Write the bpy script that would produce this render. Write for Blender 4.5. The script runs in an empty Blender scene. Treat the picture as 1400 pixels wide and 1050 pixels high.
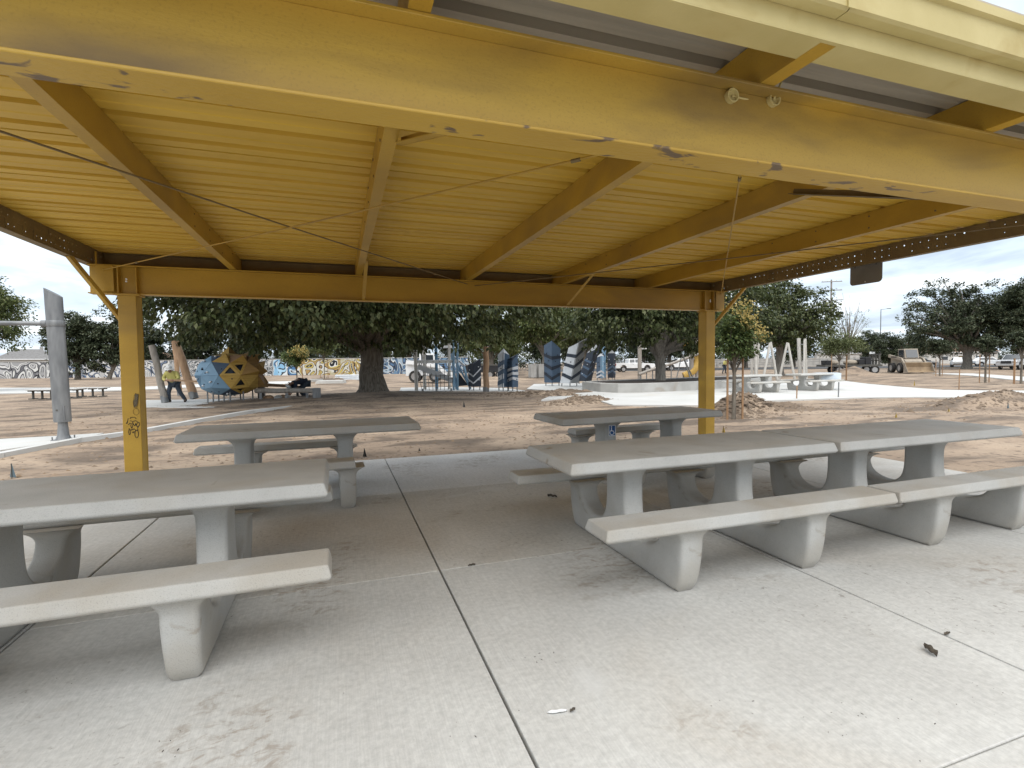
import bpy, bmesh, math, random
import numpy as np
from mathutils import Vector, Matrix, geometry

# ------------------------------------------------------------------ camera, sky, sun, exposure
scene = bpy.context.scene
COL = scene.collection
R = math.radians
FPX, YAW, PITCH, ROLL, CAMH = 695.0, R(18.8), R(-2.36), R(0.63), 1.48

fw = np.array([math.sin(YAW)*math.cos(PITCH), math.cos(YAW)*math.cos(PITCH), math.sin(PITCH)])
_r0 = np.array([math.cos(YAW), -math.sin(YAW), 0.0])
_u0 = np.cross(_r0, fw)
rt = _r0*math.cos(ROLL) - _u0*math.sin(ROLL)
up = _u0*math.cos(ROLL) + _r0*math.sin(ROLL)
CAMP = np.array([0, 0, CAMH])

cam = bpy.data.cameras.new('camera')
cam.sensor_width = 36.0
cam.lens = FPX/1400.0*36.0
cam.clip_start = 0.05
cam.clip_end = 3000
camo = bpy.data.objects.new('camera', cam)
COL.objects.link(camo)
camo.matrix_world = Matrix(((rt[0], up[0], -fw[0], 0), (rt[1], up[1], -fw[1], 0), (rt[2], up[2], -fw[2], CAMH), (0, 0, 0, 1)))
scene.camera = camo

SUN_EL, SUN_AZ = R(66), R(196)      # azimuth: direction the light comes from, clockwise from +Y
world = bpy.data.worlds.new('World')
scene.world = world
world.use_nodes = True
wn, wl = world.node_tree.nodes, world.node_tree.links
wn.clear()
out = wn.new('ShaderNodeOutputWorld')
sky = wn.new('ShaderNodeTexSky'); sky.sky_type = 'NISHITA'; sky.sun_disc = False
sky.sun_elevation = SUN_EL; sky.sun_rotation = SUN_AZ
sky.air_density = 1.0; sky.dust_density = 2.0
bg1 = wn.new('ShaderNodeBackground'); bg1.inputs[1].default_value = 0.08
wl.new(sky.outputs[0], bg1.inputs[0])
tc = wn.new('ShaderNodeTexCoord')
sep = wn.new('ShaderNodeSeparateXYZ'); wl.new(tc.outputs['Generated'], sep.inputs[0])
def wmath(op, a, b):
    n = wn.new('ShaderNodeMath'); n.operation = op
    for i, s in enumerate((a, b)):
        if isinstance(s, (int, float)): n.inputs[i].default_value = s
        else: wl.new(s, n.inputs[i])
    return n.outputs[0]
zz = wmath('ADD', wmath('MAXIMUM', sep.outputs[2], 0.0), 0.16)
cmb = wn.new('ShaderNodeCombineXYZ')
wl.new(wmath('DIVIDE', sep.outputs[0], zz), cmb.inputs[0])
wl.new(wmath('DIVIDE', sep.outputs[1], zz), cmb.inputs[1])
cn = wn.new('ShaderNodeTexNoise'); cn.inputs['Scale'].default_value = 1.5
cn.inputs['Detail'].default_value = 6; cn.inputs['Roughness'].default_value = 0.55; cn.inputs['Distortion'].default_value = 0.4
wl.new(cmb.outputs[0], cn.inputs['Vector'])
cr = wn.new('ShaderNodeValToRGB')
cr.color_ramp.elements[0].position = 0.34; cr.color_ramp.elements[0].color = (0.48, 0.56, 0.66, 1)
cr.color_ramp.elements[1].position = 0.62; cr.color_ramp.elements[1].color = (0.93, 0.97, 1.0, 1)
e = cr.color_ramp.elements.new(0.47); e.color = (0.65, 0.75, 0.86, 1)
wl.new(cn.outputs[0], cr.inputs[0])
bg2 = wn.new('ShaderNodeBackground'); bg2.inputs[1].default_value = 0.59
wl.new(cr.outputs[0], bg2.inputs[0])
mixw = wn.new('ShaderNodeMixShader'); mixw.inputs[0].default_value = 0.86
wl.new(bg1.outputs[0], mixw.inputs[1]); wl.new(bg2.outputs[0], mixw.inputs[2])
wl.new(mixw.outputs[0], out.inputs[0])

sun = bpy.data.lights.new('sun', 'SUN')
sun.energy = 1.5; sun.angle = R(80); sun.color = (1.0, 0.96, 0.9)
suno = bpy.data.objects.new('sun', sun); COL.objects.link(suno)
sd = Vector((math.sin(SUN_AZ)*math.cos(SUN_EL), math.cos(SUN_AZ)*math.cos(SUN_EL), math.sin(SUN_EL)))
suno.rotation_euler = sd.to_track_quat('Z', 'Y').to_euler()
suno.location = (0, -20, 30)
scene.view_settings.view_transform = 'Standard'
scene.view_settings.look = 'None'
scene.view_settings.gamma = 1.0
scene.view_settings.exposure = 1.34
scene.cycles.max_bounces = 7
scene.cycles.diffuse_bounces = 4
scene.cycles.transmission_bounces = 3
scene.view_settings.use_curve_mapping = False

# ------------------------------------------------------------------ helpers
def ray(x, y): return fw + rt*((x-700)/FPX) + up*((525-y)/FPX)
def G(x, y, z=0.0):
    d = ray(x, y); p = CAMP + d*((z-CAMH)/d[2]); return Vector(p)
def AT(x, y, depth):
    return Vector(CAMP + ray(x, y)*depth)
def ground_at(x, depth):
    p = AT(x, 500, depth); return Vector((p.x, p.y, 0))

def tag(o, label=None, cat=None, group=None, kind=None):
    if label: o['label'] = label
    if cat: o['category'] = cat
    if group: o['group'] = group
    if kind: o['kind'] = kind
    return o
def empty(name, loc=(0, 0, 0), rz=0.0, label=None, cat=None, group=None):
    o = bpy.data.objects.new(name, None); COL.objects.link(o)
    o.empty_display_size = 0.2
    o.location = loc; o.rotation_euler = (0, 0, rz)
    return tag(o, label, cat, group)

class MB:
    def __init__(s): s.v = []; s.f = []; s.mi = []
    def add(s, vs, fs, m=0):
        b = len(s.v); s.v += [tuple(v) for v in vs]
        s.f += [tuple(i+b for i in f) for f in fs]; s.mi += [m]*len(fs); return s
    def box(s, x0, x1, y0, y1, z0, z1, m=0):
        vs = [(x, y, z) for z in (z0, z1) for y in (y0, y1) for x in (x0, x1)]
        return s.add(vs, [(0, 2, 3, 1), (4, 5, 7, 6), (0, 1, 5, 4), (2, 6, 7, 3), (0, 4, 6, 2), (1, 3, 7, 5)], m)
    def bar(s, p0, p1, w, h, upv=(0, 0, 1), m=0):
        p0, p1 = Vector(p0), Vector(p1); d = (p1-p0).normalized(); u = Vector(upv)
        sd_ = d.cross(u)
        if sd_.length < 1e-4: sd_ = d.cross(Vector((1, 0, 0)))
        sd_.normalize(); u = sd_.cross(d)
        vs = []
        for p in (p0, p1):
            for a, b in ((-1, -1), (1, -1), (1, 1), (-1, 1)): vs.append(p + sd_*(a*w/2) + u*(b*h/2))
        return s.add(vs, [(3, 2, 1, 0), (4, 5, 6, 7), (0, 1, 5, 4), (1, 2, 6, 5), (2, 3, 7, 6), (3, 0, 4, 7)], m)
    def tube(s, pts, rad, n=10, cap=True, m=0, flat=1.0):
        pts = [Vector(p) for p in pts]
        if isinstance(rad, (int, float)): rad = [rad]*len(pts)
        vs = []; ref = None
        for i, p in enumerate(pts):
            d = (pts[min(i+1, len(pts)-1)] - pts[max(i-1, 0)]).normalized()
            if ref is None:
                ref = Vector((1, 0, 0)) if abs(d.x) < 0.9 else Vector((0, 1, 0))
            a = (ref - d*ref.dot(d)).normalized(); ref = a; b = d.cross(a)
            for k in range(n):
                t = 2*math.pi*k/n
                vs.append(p + (a*math.cos(t) + b*math.sin(t)*flat)*rad[i])
        fs = [(i*n+k, i*n+(k+1) % n, (i+1)*n+(k+1) % n, (i+1)*n+k) for i in range(len(pts)-1) for k in range(n)]
        if cap:
            fs.append(tuple(reversed(range(n)))); fs.append(tuple(range((len(pts)-1)*n, len(pts)*n)))
        return s.add(vs, fs, m)
    def cyl(s, p0, p1, r, r1=None, n=12, m=0): return s.tube([p0, p1], [r, r if r1 is None else r1], n, True, m)
    def prism(s, poly, axis, a, b, m=0):
        """poly: 2-D points; axis 'x' -> (y,z), 'y' -> (x,z), 'z' -> (x,y)"""
        def P(q, c):
            return {'x': (c, q[0], q[1]), 'y': (q[0], c, q[1]), 'z': (q[0], q[1], c)}[axis]
        n = len(poly)
        vs = [P(q, a) for q in poly] + [P(q, b) for q in poly]
        fs = [tuple(range(n)), tuple(reversed(range(n, 2*n)))] + [(i, n+i, n+(i+1) % n, (i+1) % n) for i in range(n)]
        return s.add(vs, fs, m)
    def lathe(s, prof, c=(0, 0, 0), n=20, m=0):
        vs = []; fs = []
        for r_, z in prof:
            for k in range(n):
                t = 2*math.pi*k/n; vs.append((c[0]+r_*math.cos(t), c[1]+r_*math.sin(t), c[2]+z))
        for i in range(len(prof)-1):
            for k in range(n): fs.append((i*n+k, i*n+(k+1) % n, (i+1)*n+(k+1) % n, (i+1)*n+k))
        fs.append(tuple(reversed(range(n)))); fs.append(tuple(range((len(prof)-1)*n, len(prof)*n)))
        return s.add(vs, fs, m)
    def ball(s, c, rx, ry=None, rz=None, nu=10, nv=7, m=0):
        ry = rx if ry is None else ry; rz = rx if rz is None else rz
        vs = [(c[0], c[1], c[2]-rz)]; fs = []
        for j in range(1, nv):
            ph = -math.pi/2 + math.pi*j/nv
            for i in range(nu):
                t = 2*math.pi*i/nu
                vs.append((c[0]+rx*math.cos(ph)*math.cos(t), c[1]+ry*math.cos(ph)*math.sin(t), c[2]+rz*math.sin(ph)))
        vs.append((c[0], c[1], c[2]+rz)); T = len(vs)-1
        for i in range(nu):
            fs.append((0, 1+(i+1) % nu, 1+i)); fs.append((T, T-nu+i, T-nu+(i+1) % nu))
        for j in range(nv-2):
            for i in range(nu):
                a = 1+j*nu
                fs.append((a+i, a+(i+1) % nu, a+nu+(i+1) % nu, a+nu+i))
        return s.add(vs, fs, m)
    def mesh(s, name, mats, smooth=None, fix=True):
        me = bpy.data.meshes.new(name); me.from_pydata(s.v, [], s.f)
        for mt in (mats if isinstance(mats, (list, tuple)) else [mats]): me.materials.append(mt)
        if any(s.mi): me.polygons.foreach_set('material_index', s.mi)
        if fix:
            bm = bmesh.new(); bm.from_mesh(me); bmesh.ops.recalc_face_normals(bm, faces=bm.faces); bm.to_mesh(me); bm.free()
        if smooth is not None:
            me.shade_smooth(); me.set_sharp_from_angle(angle=R(smooth))
        me.update(); return me
    def build(s, name, mats, parent=None, loc=None, rz=0.0, smooth=None, bevel=0.0, seg=2):
        return obj(name, s.mesh(name, mats, smooth), parent, loc, rz, bevel, seg)

def obj(name, me, parent=None, loc=None, rz=0.0, bevel=0.0, seg=2):
    o = bpy.data.objects.new(name, me); COL.objects.link(o)
    if parent is not None: o.parent = parent
    if loc is not None: o.location = loc
    if rz: o.rotation_euler = (0, 0, rz)
    if bevel:
        b = o.modifiers.new('bevel', 'BEVEL'); b.width = bevel; b.segments = seg; b.limit_method = 'ANGLE'; b.angle_limit = R(35)
    return o
KIDS = {}
def copy_tree(o, loc=None, rz=None, label=None, parent=None, scale=None):
    c = o.copy(); COL.objects.link(c); c.parent = parent
    if loc is not None: c.location = loc
    if rz is not None: c.rotation_euler = (0, 0, rz)
    if scale is not None: c.scale = (scale,)*3 if isinstance(scale, (int, float)) else scale
    if label: c['label'] = label
    for ch in o.children: copy_tree(ch, parent=c)
    return c

# ------------------------------------------------------------------ materials (procedural)
def mat(name, c1, c2=None, scale=4.0, rough=0.7, metal=0.0, bump=0.0, bscale=60.0, stretch=(1, 1, 1), detail=5, lo=0.35, hi=0.65,
        c3=None, s3=1.0, t3=(0.6, 0.7), spec=0.4, world_co=False, speck=None, speck_s=200., speck_a=0.1, spot=None, spot_t=(0.72, 0.76), spot_s=3.0):
    m = bpy.data.materials.new(name); m.use_nodes = True
    n, l = m.node_tree.nodes, m.node_tree.links
    b = n['Principled BSDF']
    b.inputs['Roughness'].default_value = rough; b.inputs['Metallic'].default_value = metal
    b.inputs['Specular IOR Level'].default_value = spec
    if world_co:
        tcn = n.new('ShaderNodeNewGeometry'); co = tcn.outputs['Position']
    else:
        tcn = n.new('ShaderNodeTexCoord'); co = tcn.outputs['Object']
    mp = n.new('ShaderNodeMapping'); mp.inputs['Scale'].default_value = stretch
    l.new(co, mp.inputs[0])
    def noise(sc, dt=detail, src=None, dist=0.0):
        t = n.new('ShaderNodeTexNoise'); t.inputs['Scale'].default_value = sc; t.inputs['Detail'].default_value = dt
        t.inputs['Distortion'].default_value = dist
        l.new(src or mp.outputs[0], t.inputs['Vector']); return t.outputs[0]
    def rng_(v, a, b_):
        r_ = n.new('ShaderNodeMapRange'); r_.inputs[1].default_value = a; r_.inputs[2].default_value = b_
        r_.clamp = True; l.new(v, r_.inputs[0]); return r_.outputs[0]
    def mix(f, a, b_, mode='MIX'):
        x = n.new('ShaderNodeMix'); x.data_type = 'RGBA'; x.blend_type = mode
        if isinstance(f, float): x.inputs[0].default_value = f
        else: l.new(f, x.inputs[0])
        for i, s_ in ((6, a), (7, b_)):
            if isinstance(s_, tuple): x.inputs[i].default_value = (*s_, 1)
            else: l.new(s_, x.inputs[i])
        return x.outputs[2]
    col = c1
    if c2 is not None: col = mix(rng_(noise(scale), lo, hi), c1, c2)
    if c3 is not None: col = mix(rng_(noise(s3, 6, None, 0.6), *t3), col, c3)
    if spot is not None:
        v = noise(spot_s, 8, co, 1.2)
        col = mix(rng_(v, *spot_t), col, spot)
    if speck is not None:
        col = mix(speck_a, col, mix(rng_(noise(speck_s, 2, co), 0.4, 0.6), (0, 0, 0), speck), 'OVERLAY') if False else mix(rng_(noise(speck_s, 2, co), 0.55, 0.70), col, mix(speck_a, col, speck))
    if isinstance(col, tuple): b.inputs['Base Color'].default_value = (*col, 1)
    else: l.new(col, b.inputs['Base Color'])
    if bump:
        bp = n.new('ShaderNodeBump'); bp.inputs['Strength'].default_value = bump; bp.inputs['Distance'].default_value = 0.02
        l.new(noise(bscale, 4), bp.inputs['Height']); l.new(bp.outputs[0], b.inputs['Normal'])
    return m

def leaf_mat(name, cols, rough=0.6, trans=0.25):
    m = bpy.data.materials.new(name); m.use_nodes = True
    n, l = m.node_tree.nodes, m.node_tree.links
    b = n['Principled BSDF']; b.inputs['Roughness'].default_value = rough; b.inputs['Specular IOR Level'].default_value = 0.3
    g = n.new('ShaderNodeNewGeometry'); cr_ = n.new('ShaderNodeValToRGB')
    cr_.color_ramp.interpolation = 'LINEAR'
    els = cr_.color_ramp.elements
    while len(els) < len(cols): els.new(0.5)
    for i, c in enumerate(cols):
        els[i].position = i/(len(cols)-1); els[i].color = (*c, 1)
    l.new(g.outputs['Random Per Island'], cr_.inputs[0]); l.new(cr_.outputs[0], b.inputs['Base Color'])
    t = n.new('ShaderNodeBsdfTranslucent'); l.new(cr_.outputs[0], t.inputs[0])
    mx = n.new('ShaderNodeMixShader'); mx.inputs[0].default_value = trans
    l.new(b.outputs[0], mx.inputs[1]); l.new(t.outputs[0], mx.inputs[2])
    l.new(mx.outputs[0], n['Material Output'].inputs[0])
    return m

YEL = mat('yellow_paint', (0.49, 0.298, 0.036), (0.40, 0.235, 0.028), 1.6, 0.42, bump=0.05, bscale=40, c3=(0.24, 0.15, 0.045), s3=0.75, t3=(0.50, 0.80), speck=(0.2, 0.12, 0.03), speck_s=90, speck_a=0.2, stretch=(0.6, 1, 1.6))
YELBEAM = mat('grimy_yellow_paint', (0.53, 0.345, 0.060), (0.45, 0.285, 0.047), 1.6, 0.42, bump=0.05, bscale=40, c3=(0.15, 0.10, 0.045), s3=0.6, t3=(0.47, 0.66), speck=(0.2, 0.12, 0.03), speck_s=90, speck_a=0.2, stretch=(0.7, 1, 2.6))
YELDECK = mat('yellow_deck_paint', (0.70, 0.445, 0.062), (0.60, 0.37, 0.048), 1.2, 0.5, stretch=(0.35, 5, 1), bump=0.05, bscale=20)
YELSCUF = mat('scuffed_yellow_paint', (0.52, 0.33, 0.055), (0.44, 0.27, 0.042), 2.2, 0.45, bump=0.15, bscale=60, c3=(0.15, 0.10, 0.055), s3=11, t3=(0.605, 0.65), stretch=(0.45,1,1))
YELPALE = mat('pale_yellow_paint', (0.54, 0.45, 0.205), (0.47, 0.385, 0.16), 3.0, 0.5, bump=0.06, bscale=50, c3=(0.38, 0.27, 0.08), s3=2.0, t3=(0.62, 0.8))  # paler yellow for eave, gutter, back fascia and fixture boxes
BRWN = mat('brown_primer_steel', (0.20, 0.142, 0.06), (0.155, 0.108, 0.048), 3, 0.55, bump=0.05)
GREYDECK = mat('grey_deck', (0.50, 0.44, 0.34), (0.40, 0.35, 0.27), 1.5, 0.5, stretch=(0.5, 10, 1), bump=0.05)  # grey colour for the first roof sheet over the front overhang
STEEL = mat('galvanised_steel', (0.25, 0.255, 0.255), (0.165, 0.17, 0.175), 3, 0.5, 0.3, bump=0.04, stretch=(3, 3, 0.7))
DARKSTEEL = mat('dark_steel', (0.12, 0.115, 0.10), (0.09, 0.086, 0.078), 4, 0.5, 0.3)
TABLE = mat('precast_concrete', (0.475, 0.468, 0.442), (0.415, 0.408, 0.385), 3.5, 0.8, bump=0.16, bscale=160, speck=(0.13, 0.125, 0.115), speck_s=190, speck_a=0.28, c3=(0.385, 0.345, 0.285), s3=1.3, t3=(0.48, 0.74), spot=(0.30, 0.265, 0.215), spot_s=3.2, spot_t=(0.66, 0.74), detail=9)
PAD = mat('new_white_concrete', (0.53, 0.525, 0.505), (0.47, 0.465, 0.44), 0.6, 0.85, bump=0.05, bscale=30, c3=(0.47, 0.41, 0.33), s3=0.5, t3=(0.62, 0.78))
CONC = mat('weathered_concrete', (0.42, 0.41, 0.385), (0.33, 0.32, 0.30), 1.5, 0.85, bump=0.1, bscale=25, c3=(0.30, 0.26, 0.21), s3=0.8, t3=(0.6, 0.75))
WOODGREY = mat('weathered_grey_log', (0.34, 0.31, 0.275), (0.24, 0.215, 0.185), 4, 0.8, bump=0.3, bscale=20, stretch=(3, 3, 0.5))
PALEWOOD = mat('bleached_pale_log', (0.56, 0.535, 0.49), (0.44, 0.415, 0.375), 4, 0.8, bump=0.3, bscale=20, stretch=(3, 3, 0.5))
WOODTAN = mat('peeled_tan_log', (0.42, 0.275, 0.165), (0.32, 0.20, 0.12), 4, 0.75, bump=0.25, bscale=18, stretch=(3, 3, 0.5))
STAKE = mat('lodgepole_stake', (0.36, 0.22, 0.12), (0.28, 0.165, 0.09), 5, 0.8, bump=0.2, bscale=30, stretch=(3, 3, .5))
BARK = mat('furrowed_bark', (0.21, 0.185, 0.15), (0.095, 0.08, 0.063), 7, 0.95, bump=1.0, bscale=9, stretch=(2.4, 2.4, 0.35))
BARKL = mat('grey_bark', (0.28, 0.255, 0.22), (0.15, 0.135, 0.115), 6, 0.95, bump=0.8, bscale=10, stretch=(2.4, 2.4, 0.4))
WHITE = mat('white_paint', (0.78, 0.79, 0.79), (0.72, 0.73, 0.73), 2, 0.35)
GLASS = mat('dark_window_glass', (0.03, 0.036, 0.042), None, rough=0.08, spec=0.8)
RUBBER = mat('tyre_rubber', (0.025, 0.025, 0.025), (0.04, 0.037, 0.033), 8, 0.85)
BLACK = mat('black_paint', (0.02, 0.02, 0.022), None, rough=0.5)
CHROME = mat('wheel_alloy', (0.5, 0.5, 0.5), None, rough=0.3, metal=0.8)
BLUE = mat('pale_blue_panel', (0.225, 0.37, 0.50), (0.20, 0.335, 0.46), 3, 0.5)
BLUE2 = mat('mid_blue_panel', (0.10, 0.20, 0.30), (0.085, 0.175, 0.265), 3, 0.5)
NAVY = mat('dark_navy', (0.012, 0.018, 0.030), (0.018, 0.026, 0.040), 3, 0.5)
SLATE = mat('slate_blue_panel', (0.062, 0.10, 0.155), (0.052, 0.085, 0.13), 3, 0.5)
GREYP = mat('pale_grey_panel', (0.56, 0.58, 0.60), (0.50, 0.52, 0.54), 3, 0.5)
GREYP2 = mat('taupe_grey_panel', (0.27, 0.275, 0.275), (0.235, 0.24, 0.24), 3, 0.5)
OCHRE = mat('yellow_stained_timber', (0.56, 0.37, 0.095), (0.44, 0.275, 0.065), 3, 0.6, stretch=(1, 1, 9), bump=0.15, bscale=9)
OCHRE2 = mat('brown_stained_timber', (0.36, 0.215, 0.07), (0.26, 0.15, 0.05), 3, 0.6, stretch=(1, 1, 9), bump=0.15, bscale=9)
# ------------------------------------------------------------------ numpy value noise for terrain
def vnoise(x, y, seed=0):
    xi = np.floor(x).astype(np.int64); yi = np.floor(y).astype(np.int64); xf = x-xi; yf = y-yi
    def h(a, b):
        n_ = (a*374761393 + b*668265263 + seed*1442695041) & 0x7fffffff
        n_ = ((n_ ^ (n_ >> 13))*1274126177) & 0x7fffffff
        return ((n_ ^ (n_ >> 16)) & 0xffff)/65535.0
    u = xf*xf*(3-2*xf); v = yf*yf*(3-2*yf)
    return (h(xi, yi)*(1-u)+h(xi+1, yi)*u)*(1-v) + (h(xi, yi+1)*(1-u)+h(xi+1, yi+1)*u)*v
def fbm(x, y, oct_=4, seed=0):
    a = 0; w = 0.5; s = 0
    for k in range(oct_):
        a = a + w*(vnoise(x*2**k, y*2**k, seed+k)*2-1); s += w; w *= 0.5
    return a/s

# mounds: centre x, y, half-length, half-width, rotation, height, roughness
MOUNDS = [(11.4, 12.2, 1.3, 0.9, 0.2, 0.50, 0.5), (10.4, 11.6, 0.9, 0.6, 0.4, 0.34, 0.5), (13.2, 12.4, 1.0, 0.6, 0.0, 0.16, 0.5), (20.6, 10.7, 3.4, 1.0, 0.15, 0.42, 0.35), (26.5, 11.5, 3, 1.2, 0, .3, .3),
          (8.9, 17.6, 1.5, 0.6, 0.3, 0.22, 0.5), (8.6, 21.2, 2.4, 0.7, -0.15, 0.20, 0.4), (10.6, 22.6, 1.8, 0.5, 0.1, 0.24, 0.4), (1.8, 23.0, 8.0, 4.6, 0.0, 0.30, 0.06),
          (2.2, 52, 3, 2, 0, 0.7, .4), (14, 46, 4, 2, 0, 0.5, .3), (-1.0, 47, 3, 1.5, 0, .5, .4), (47, 36, 3.2, 2, .4, .9, .3), (22, 62, 5, 2, 0, .6, .3), (-9, 55, 4, 1.5, 0, .35, .4)]
def ground_h(x, y):
    x = np.asarray(x, float); y = np.asarray(y, float)
    h = -0.055 + 0.028*fbm(x*0.9, y*0.9, 4, 3)
    # rough, wheel-rutted dirt close to the slab
    near = np.clip(1-(np.hypot(x-3, y-14)-16)/12, 0, 1)
    h = h + near*0.018*fbm(x*3.1+y*0.6, y*7.0, 3, 11)
    for (cx, cy, a, b, r_, H_, ro) in MOUNDS:
        dx = (x-cx)*math.cos(r_)+(y-cy)*math.sin(r_); dy = -(x-cx)*math.sin(r_)+(y-cy)*math.cos(r_)
        d = np.sqrt((dx/a)**2+(dy/b)**2) + ro*0.55*fbm(x*1.7, y*1.7, 3, 7)
        k = np.clip(1-d/1.25, 0, 1); k = k*k*(3-2*k)
        h = h + k*H_*(1+ro*0.9*fbm(x*4.2, y*4.2, 3, 5))
    flat = np.clip(np.minimum(np.minimum((8.3-y)/0.12, (x+7.6)/.12), (7.75-x)/0.12), 0, 1)
    return h*(1-flat) + (-0.085)*flat

def axis_lines(fine0, fine1, step, lo, hi, grow=1.16):
    a = list(np.arange(fine0, fine1, step)); s = step; p = a[-1]
    while p < hi: s *= grow; p += s; a.append(p)
    s = step; p = fine0; b = []
    while p > lo: s *= grow; p -= s; b.append(p)
    return np.array(b[::-1]+a)
gx = axis_lines(-9, 27, 0.085, -900, 900, 1.14); gy = axis_lines(7.6, 27, 0.085, -300, 1200, 1.14)
GX, GY = np.meshgrid(gx, gy); GZ = ground_h(GX, GY)
nx_, ny_ = len(gx), len(gy)
gm = bpy.data.meshes.new('ground')
gm.vertices.add(nx_*ny_); gm.vertices.foreach_set('co', np.stack([GX, GY, GZ], -1).astype(np.float32).ravel())
ii, jj = np.meshgrid(np.arange(nx_-1), np.arange(ny_-1)); a_ = (jj*nx_+ii).ravel()
quads = np.stack([a_, a_+1, a_+1+nx_, a_+nx_], -1).astype(np.int32)
gm.loops.add(quads.size); gm.loops.foreach_set('vertex_index', quads.ravel())
gm.polygons.add(len(quads)); gm.polygons.foreach_set('loop_start', np.arange(0, quads.size, 4, dtype=np.int32))
gm.update(); gm.shade_smooth()
def dirt_material():
    m = mat('bare_dirt', (0.31, 0.232, 0.165), (0.235, 0.174, 0.124), 0.7, 0.95, detail=9, bump=0.8, bscale=14, stretch=(0.55, 1.7, 1), world_co=True,
            c3=(0.135, 0.102, 0.075), s3=0.7, t3=(0.48, 0.58), speck=(0.06, 0.042, 0.03), speck_s=9, speck_a=0.55, spot=(0.36, 0.275, 0.198), spot_s=0.35, spot_t=(0.48, 0.66))
    return m
DIRT = dirt_material()
gm.materials.append(DIRT)
ground = obj('ground', gm); tag(ground, 'bare tan construction dirt with tracks and clods', 'ground', kind='structure')

# ------------------------------------------------------------------ shelter slab: separate concrete panels with open joints
def slab_material(name, c1, c2, film, film_t, stain):
    m = bpy.data.materials.new(name); m.use_nodes = True; n, l = m.node_tree.nodes, m.node_tree.links
    b = n['Principled BSDF']; b.inputs['Roughness'].default_value = 0.88; b.inputs['Specular IOR Level'].default_value = 0.3
    pos = n.new('ShaderNodeNewGeometry').outputs['Position']
    def nz(sc, dt=6, st=(1, 1, 1), dist=0.0, rough=0.55, off=0.0):
        mp = n.new('ShaderNodeMapping'); mp.inputs['Scale'].default_value = st; mp.inputs['Location'].default_value = (off, off*0.7, 0); l.new(pos, mp.inputs[0])
        t = n.new('ShaderNodeTexNoise'); t.inputs['Scale'].default_value = sc; t.inputs['Detail'].default_value = dt; t.inputs['Roughness'].default_value = rough; t.inputs['Distortion'].default_value = dist
        l.new(mp.outputs[0], t.inputs['Vector']); return t.outputs[0]
    def rg(v, a, b_, o0=0.0, o1=1.0):
        r_ = n.new('ShaderNodeMapRange'); r_.interpolation_type = 'SMOOTHSTEP'
        for k, q in enumerate((a, b_, o0, o1)): r_.inputs[k+1].default_value = q
        l.new(v, r_.inputs[0]); return r_.outputs[0]
    def mul(a, b_):
        x = n.new('ShaderNodeMath'); x.operation = 'MULTIPLY'
        for k, q in enumerate((a, b_)):
            if isinstance(q, float): x.inputs[k].default_value = q
            else: l.new(q, x.inputs[k])
        return x.outputs[0]
    def mix(f, a, b_, mode='MIX'):
        x = n.new('ShaderNodeMix'); x.data_type = 'RGBA'; x.blend_type = mode
        if isinstance(f, float): x.inputs[0].default_value = f
        else: l.new(f, x.inputs[0])
        for k, q in ((6, a), (7, b_)):
            if isinstance(q, tuple): x.inputs[k].default_value = (*q, 1)
            else: l.new(q, x.inputs[k])
        return x.outputs[2]
    def grey(v):
        x = n.new('ShaderNodeCombineColor')
        for k in range(3): l.new(v, x.inputs[k])
        return x.outputs[0]
    col = mix(rg(nz(0.9, 12, rough=0.65), 0.36, 0.64), c1, c2)
    col = mix(mul(rg(nz(0.45, 8, dist=0.5, off=3.3), *film_t), 0.85), col, film)
    col = mix(1.0, col, grey(rg(nz(30, 8, rough=0.7), 0.25, 0.75, 0.86, 1.12)), 'MULTIPLY')
    col = mix(1.0, col, grey(rg(nz(1.0, 3, (150, 3.5, 1)), 0.3, 0.7, 0.95, 1.05)), 'MULTIPLY')
    blob = rg(nz(0.75, 4, off=7.7), 0.53, 0.66)
    col = mix(mul(mul(blob, rg(nz(9, 10, (1, 1.6, 1), 0.8, 0.7), 0.47, 0.63)), stain), col, (0.20, 0.145, 0.095))
    col = mix(mul(mul(rg(nz(0.5, 3, off=1.2), 0.5, 0.62), rg(nz(26, 6, dist=1.0, rough=0.6, off=5.0), 0.60, 0.68)), stain), col, (0.13, 0.105, 0.08))
    col = mix(mul(rg(nz(0.8, 5, (1, 1, 1), 1.5, off=11.0), 0.62, 0.72), 0.5), col, (0.56, 0.56, 0.545))
    l.new(col, b.inputs['Base Color'])
    bp = n.new('ShaderNodeBump'); bp.inputs['Strength'].default_value = 0.12; bp.inputs['Distance'].default_value = 0.01
    l.new(nz(110, 5, (1.4, 0.6, 1)), bp.inputs['Height']); l.new(bp.outputs[0], b.inputs['Normal'])
    return m
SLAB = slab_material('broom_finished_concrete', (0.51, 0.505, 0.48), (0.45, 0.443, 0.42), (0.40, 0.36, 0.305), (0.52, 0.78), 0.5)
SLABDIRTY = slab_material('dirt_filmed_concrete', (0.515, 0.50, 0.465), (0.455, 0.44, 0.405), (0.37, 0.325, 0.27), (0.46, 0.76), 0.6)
SLABPALE = slab_material('pale_concrete', (0.60, 0.59, 0.57), (0.54, 0.53, 0.505), (0.42, 0.37, 0.31), (0.56, 0.8), 0.5)  # paler concrete for the far row of panels
slab_bed = MB().box(-6.45, 7.67, -4.4, 8.17, -0.30, -0.075).build('slab_base', CONC)
tag(slab_bed, 'broom finished concrete slab under the yellow shelter', 'slab', kind='structure')
XE = [-6.45, -4.09, -1.71, 0.655, 3.035, 5.41, 7.67]; YE = [-4.4, -1.2, 1.19, 3.565, 5.92, 8.17]
rs = random.Random(4)
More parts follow.
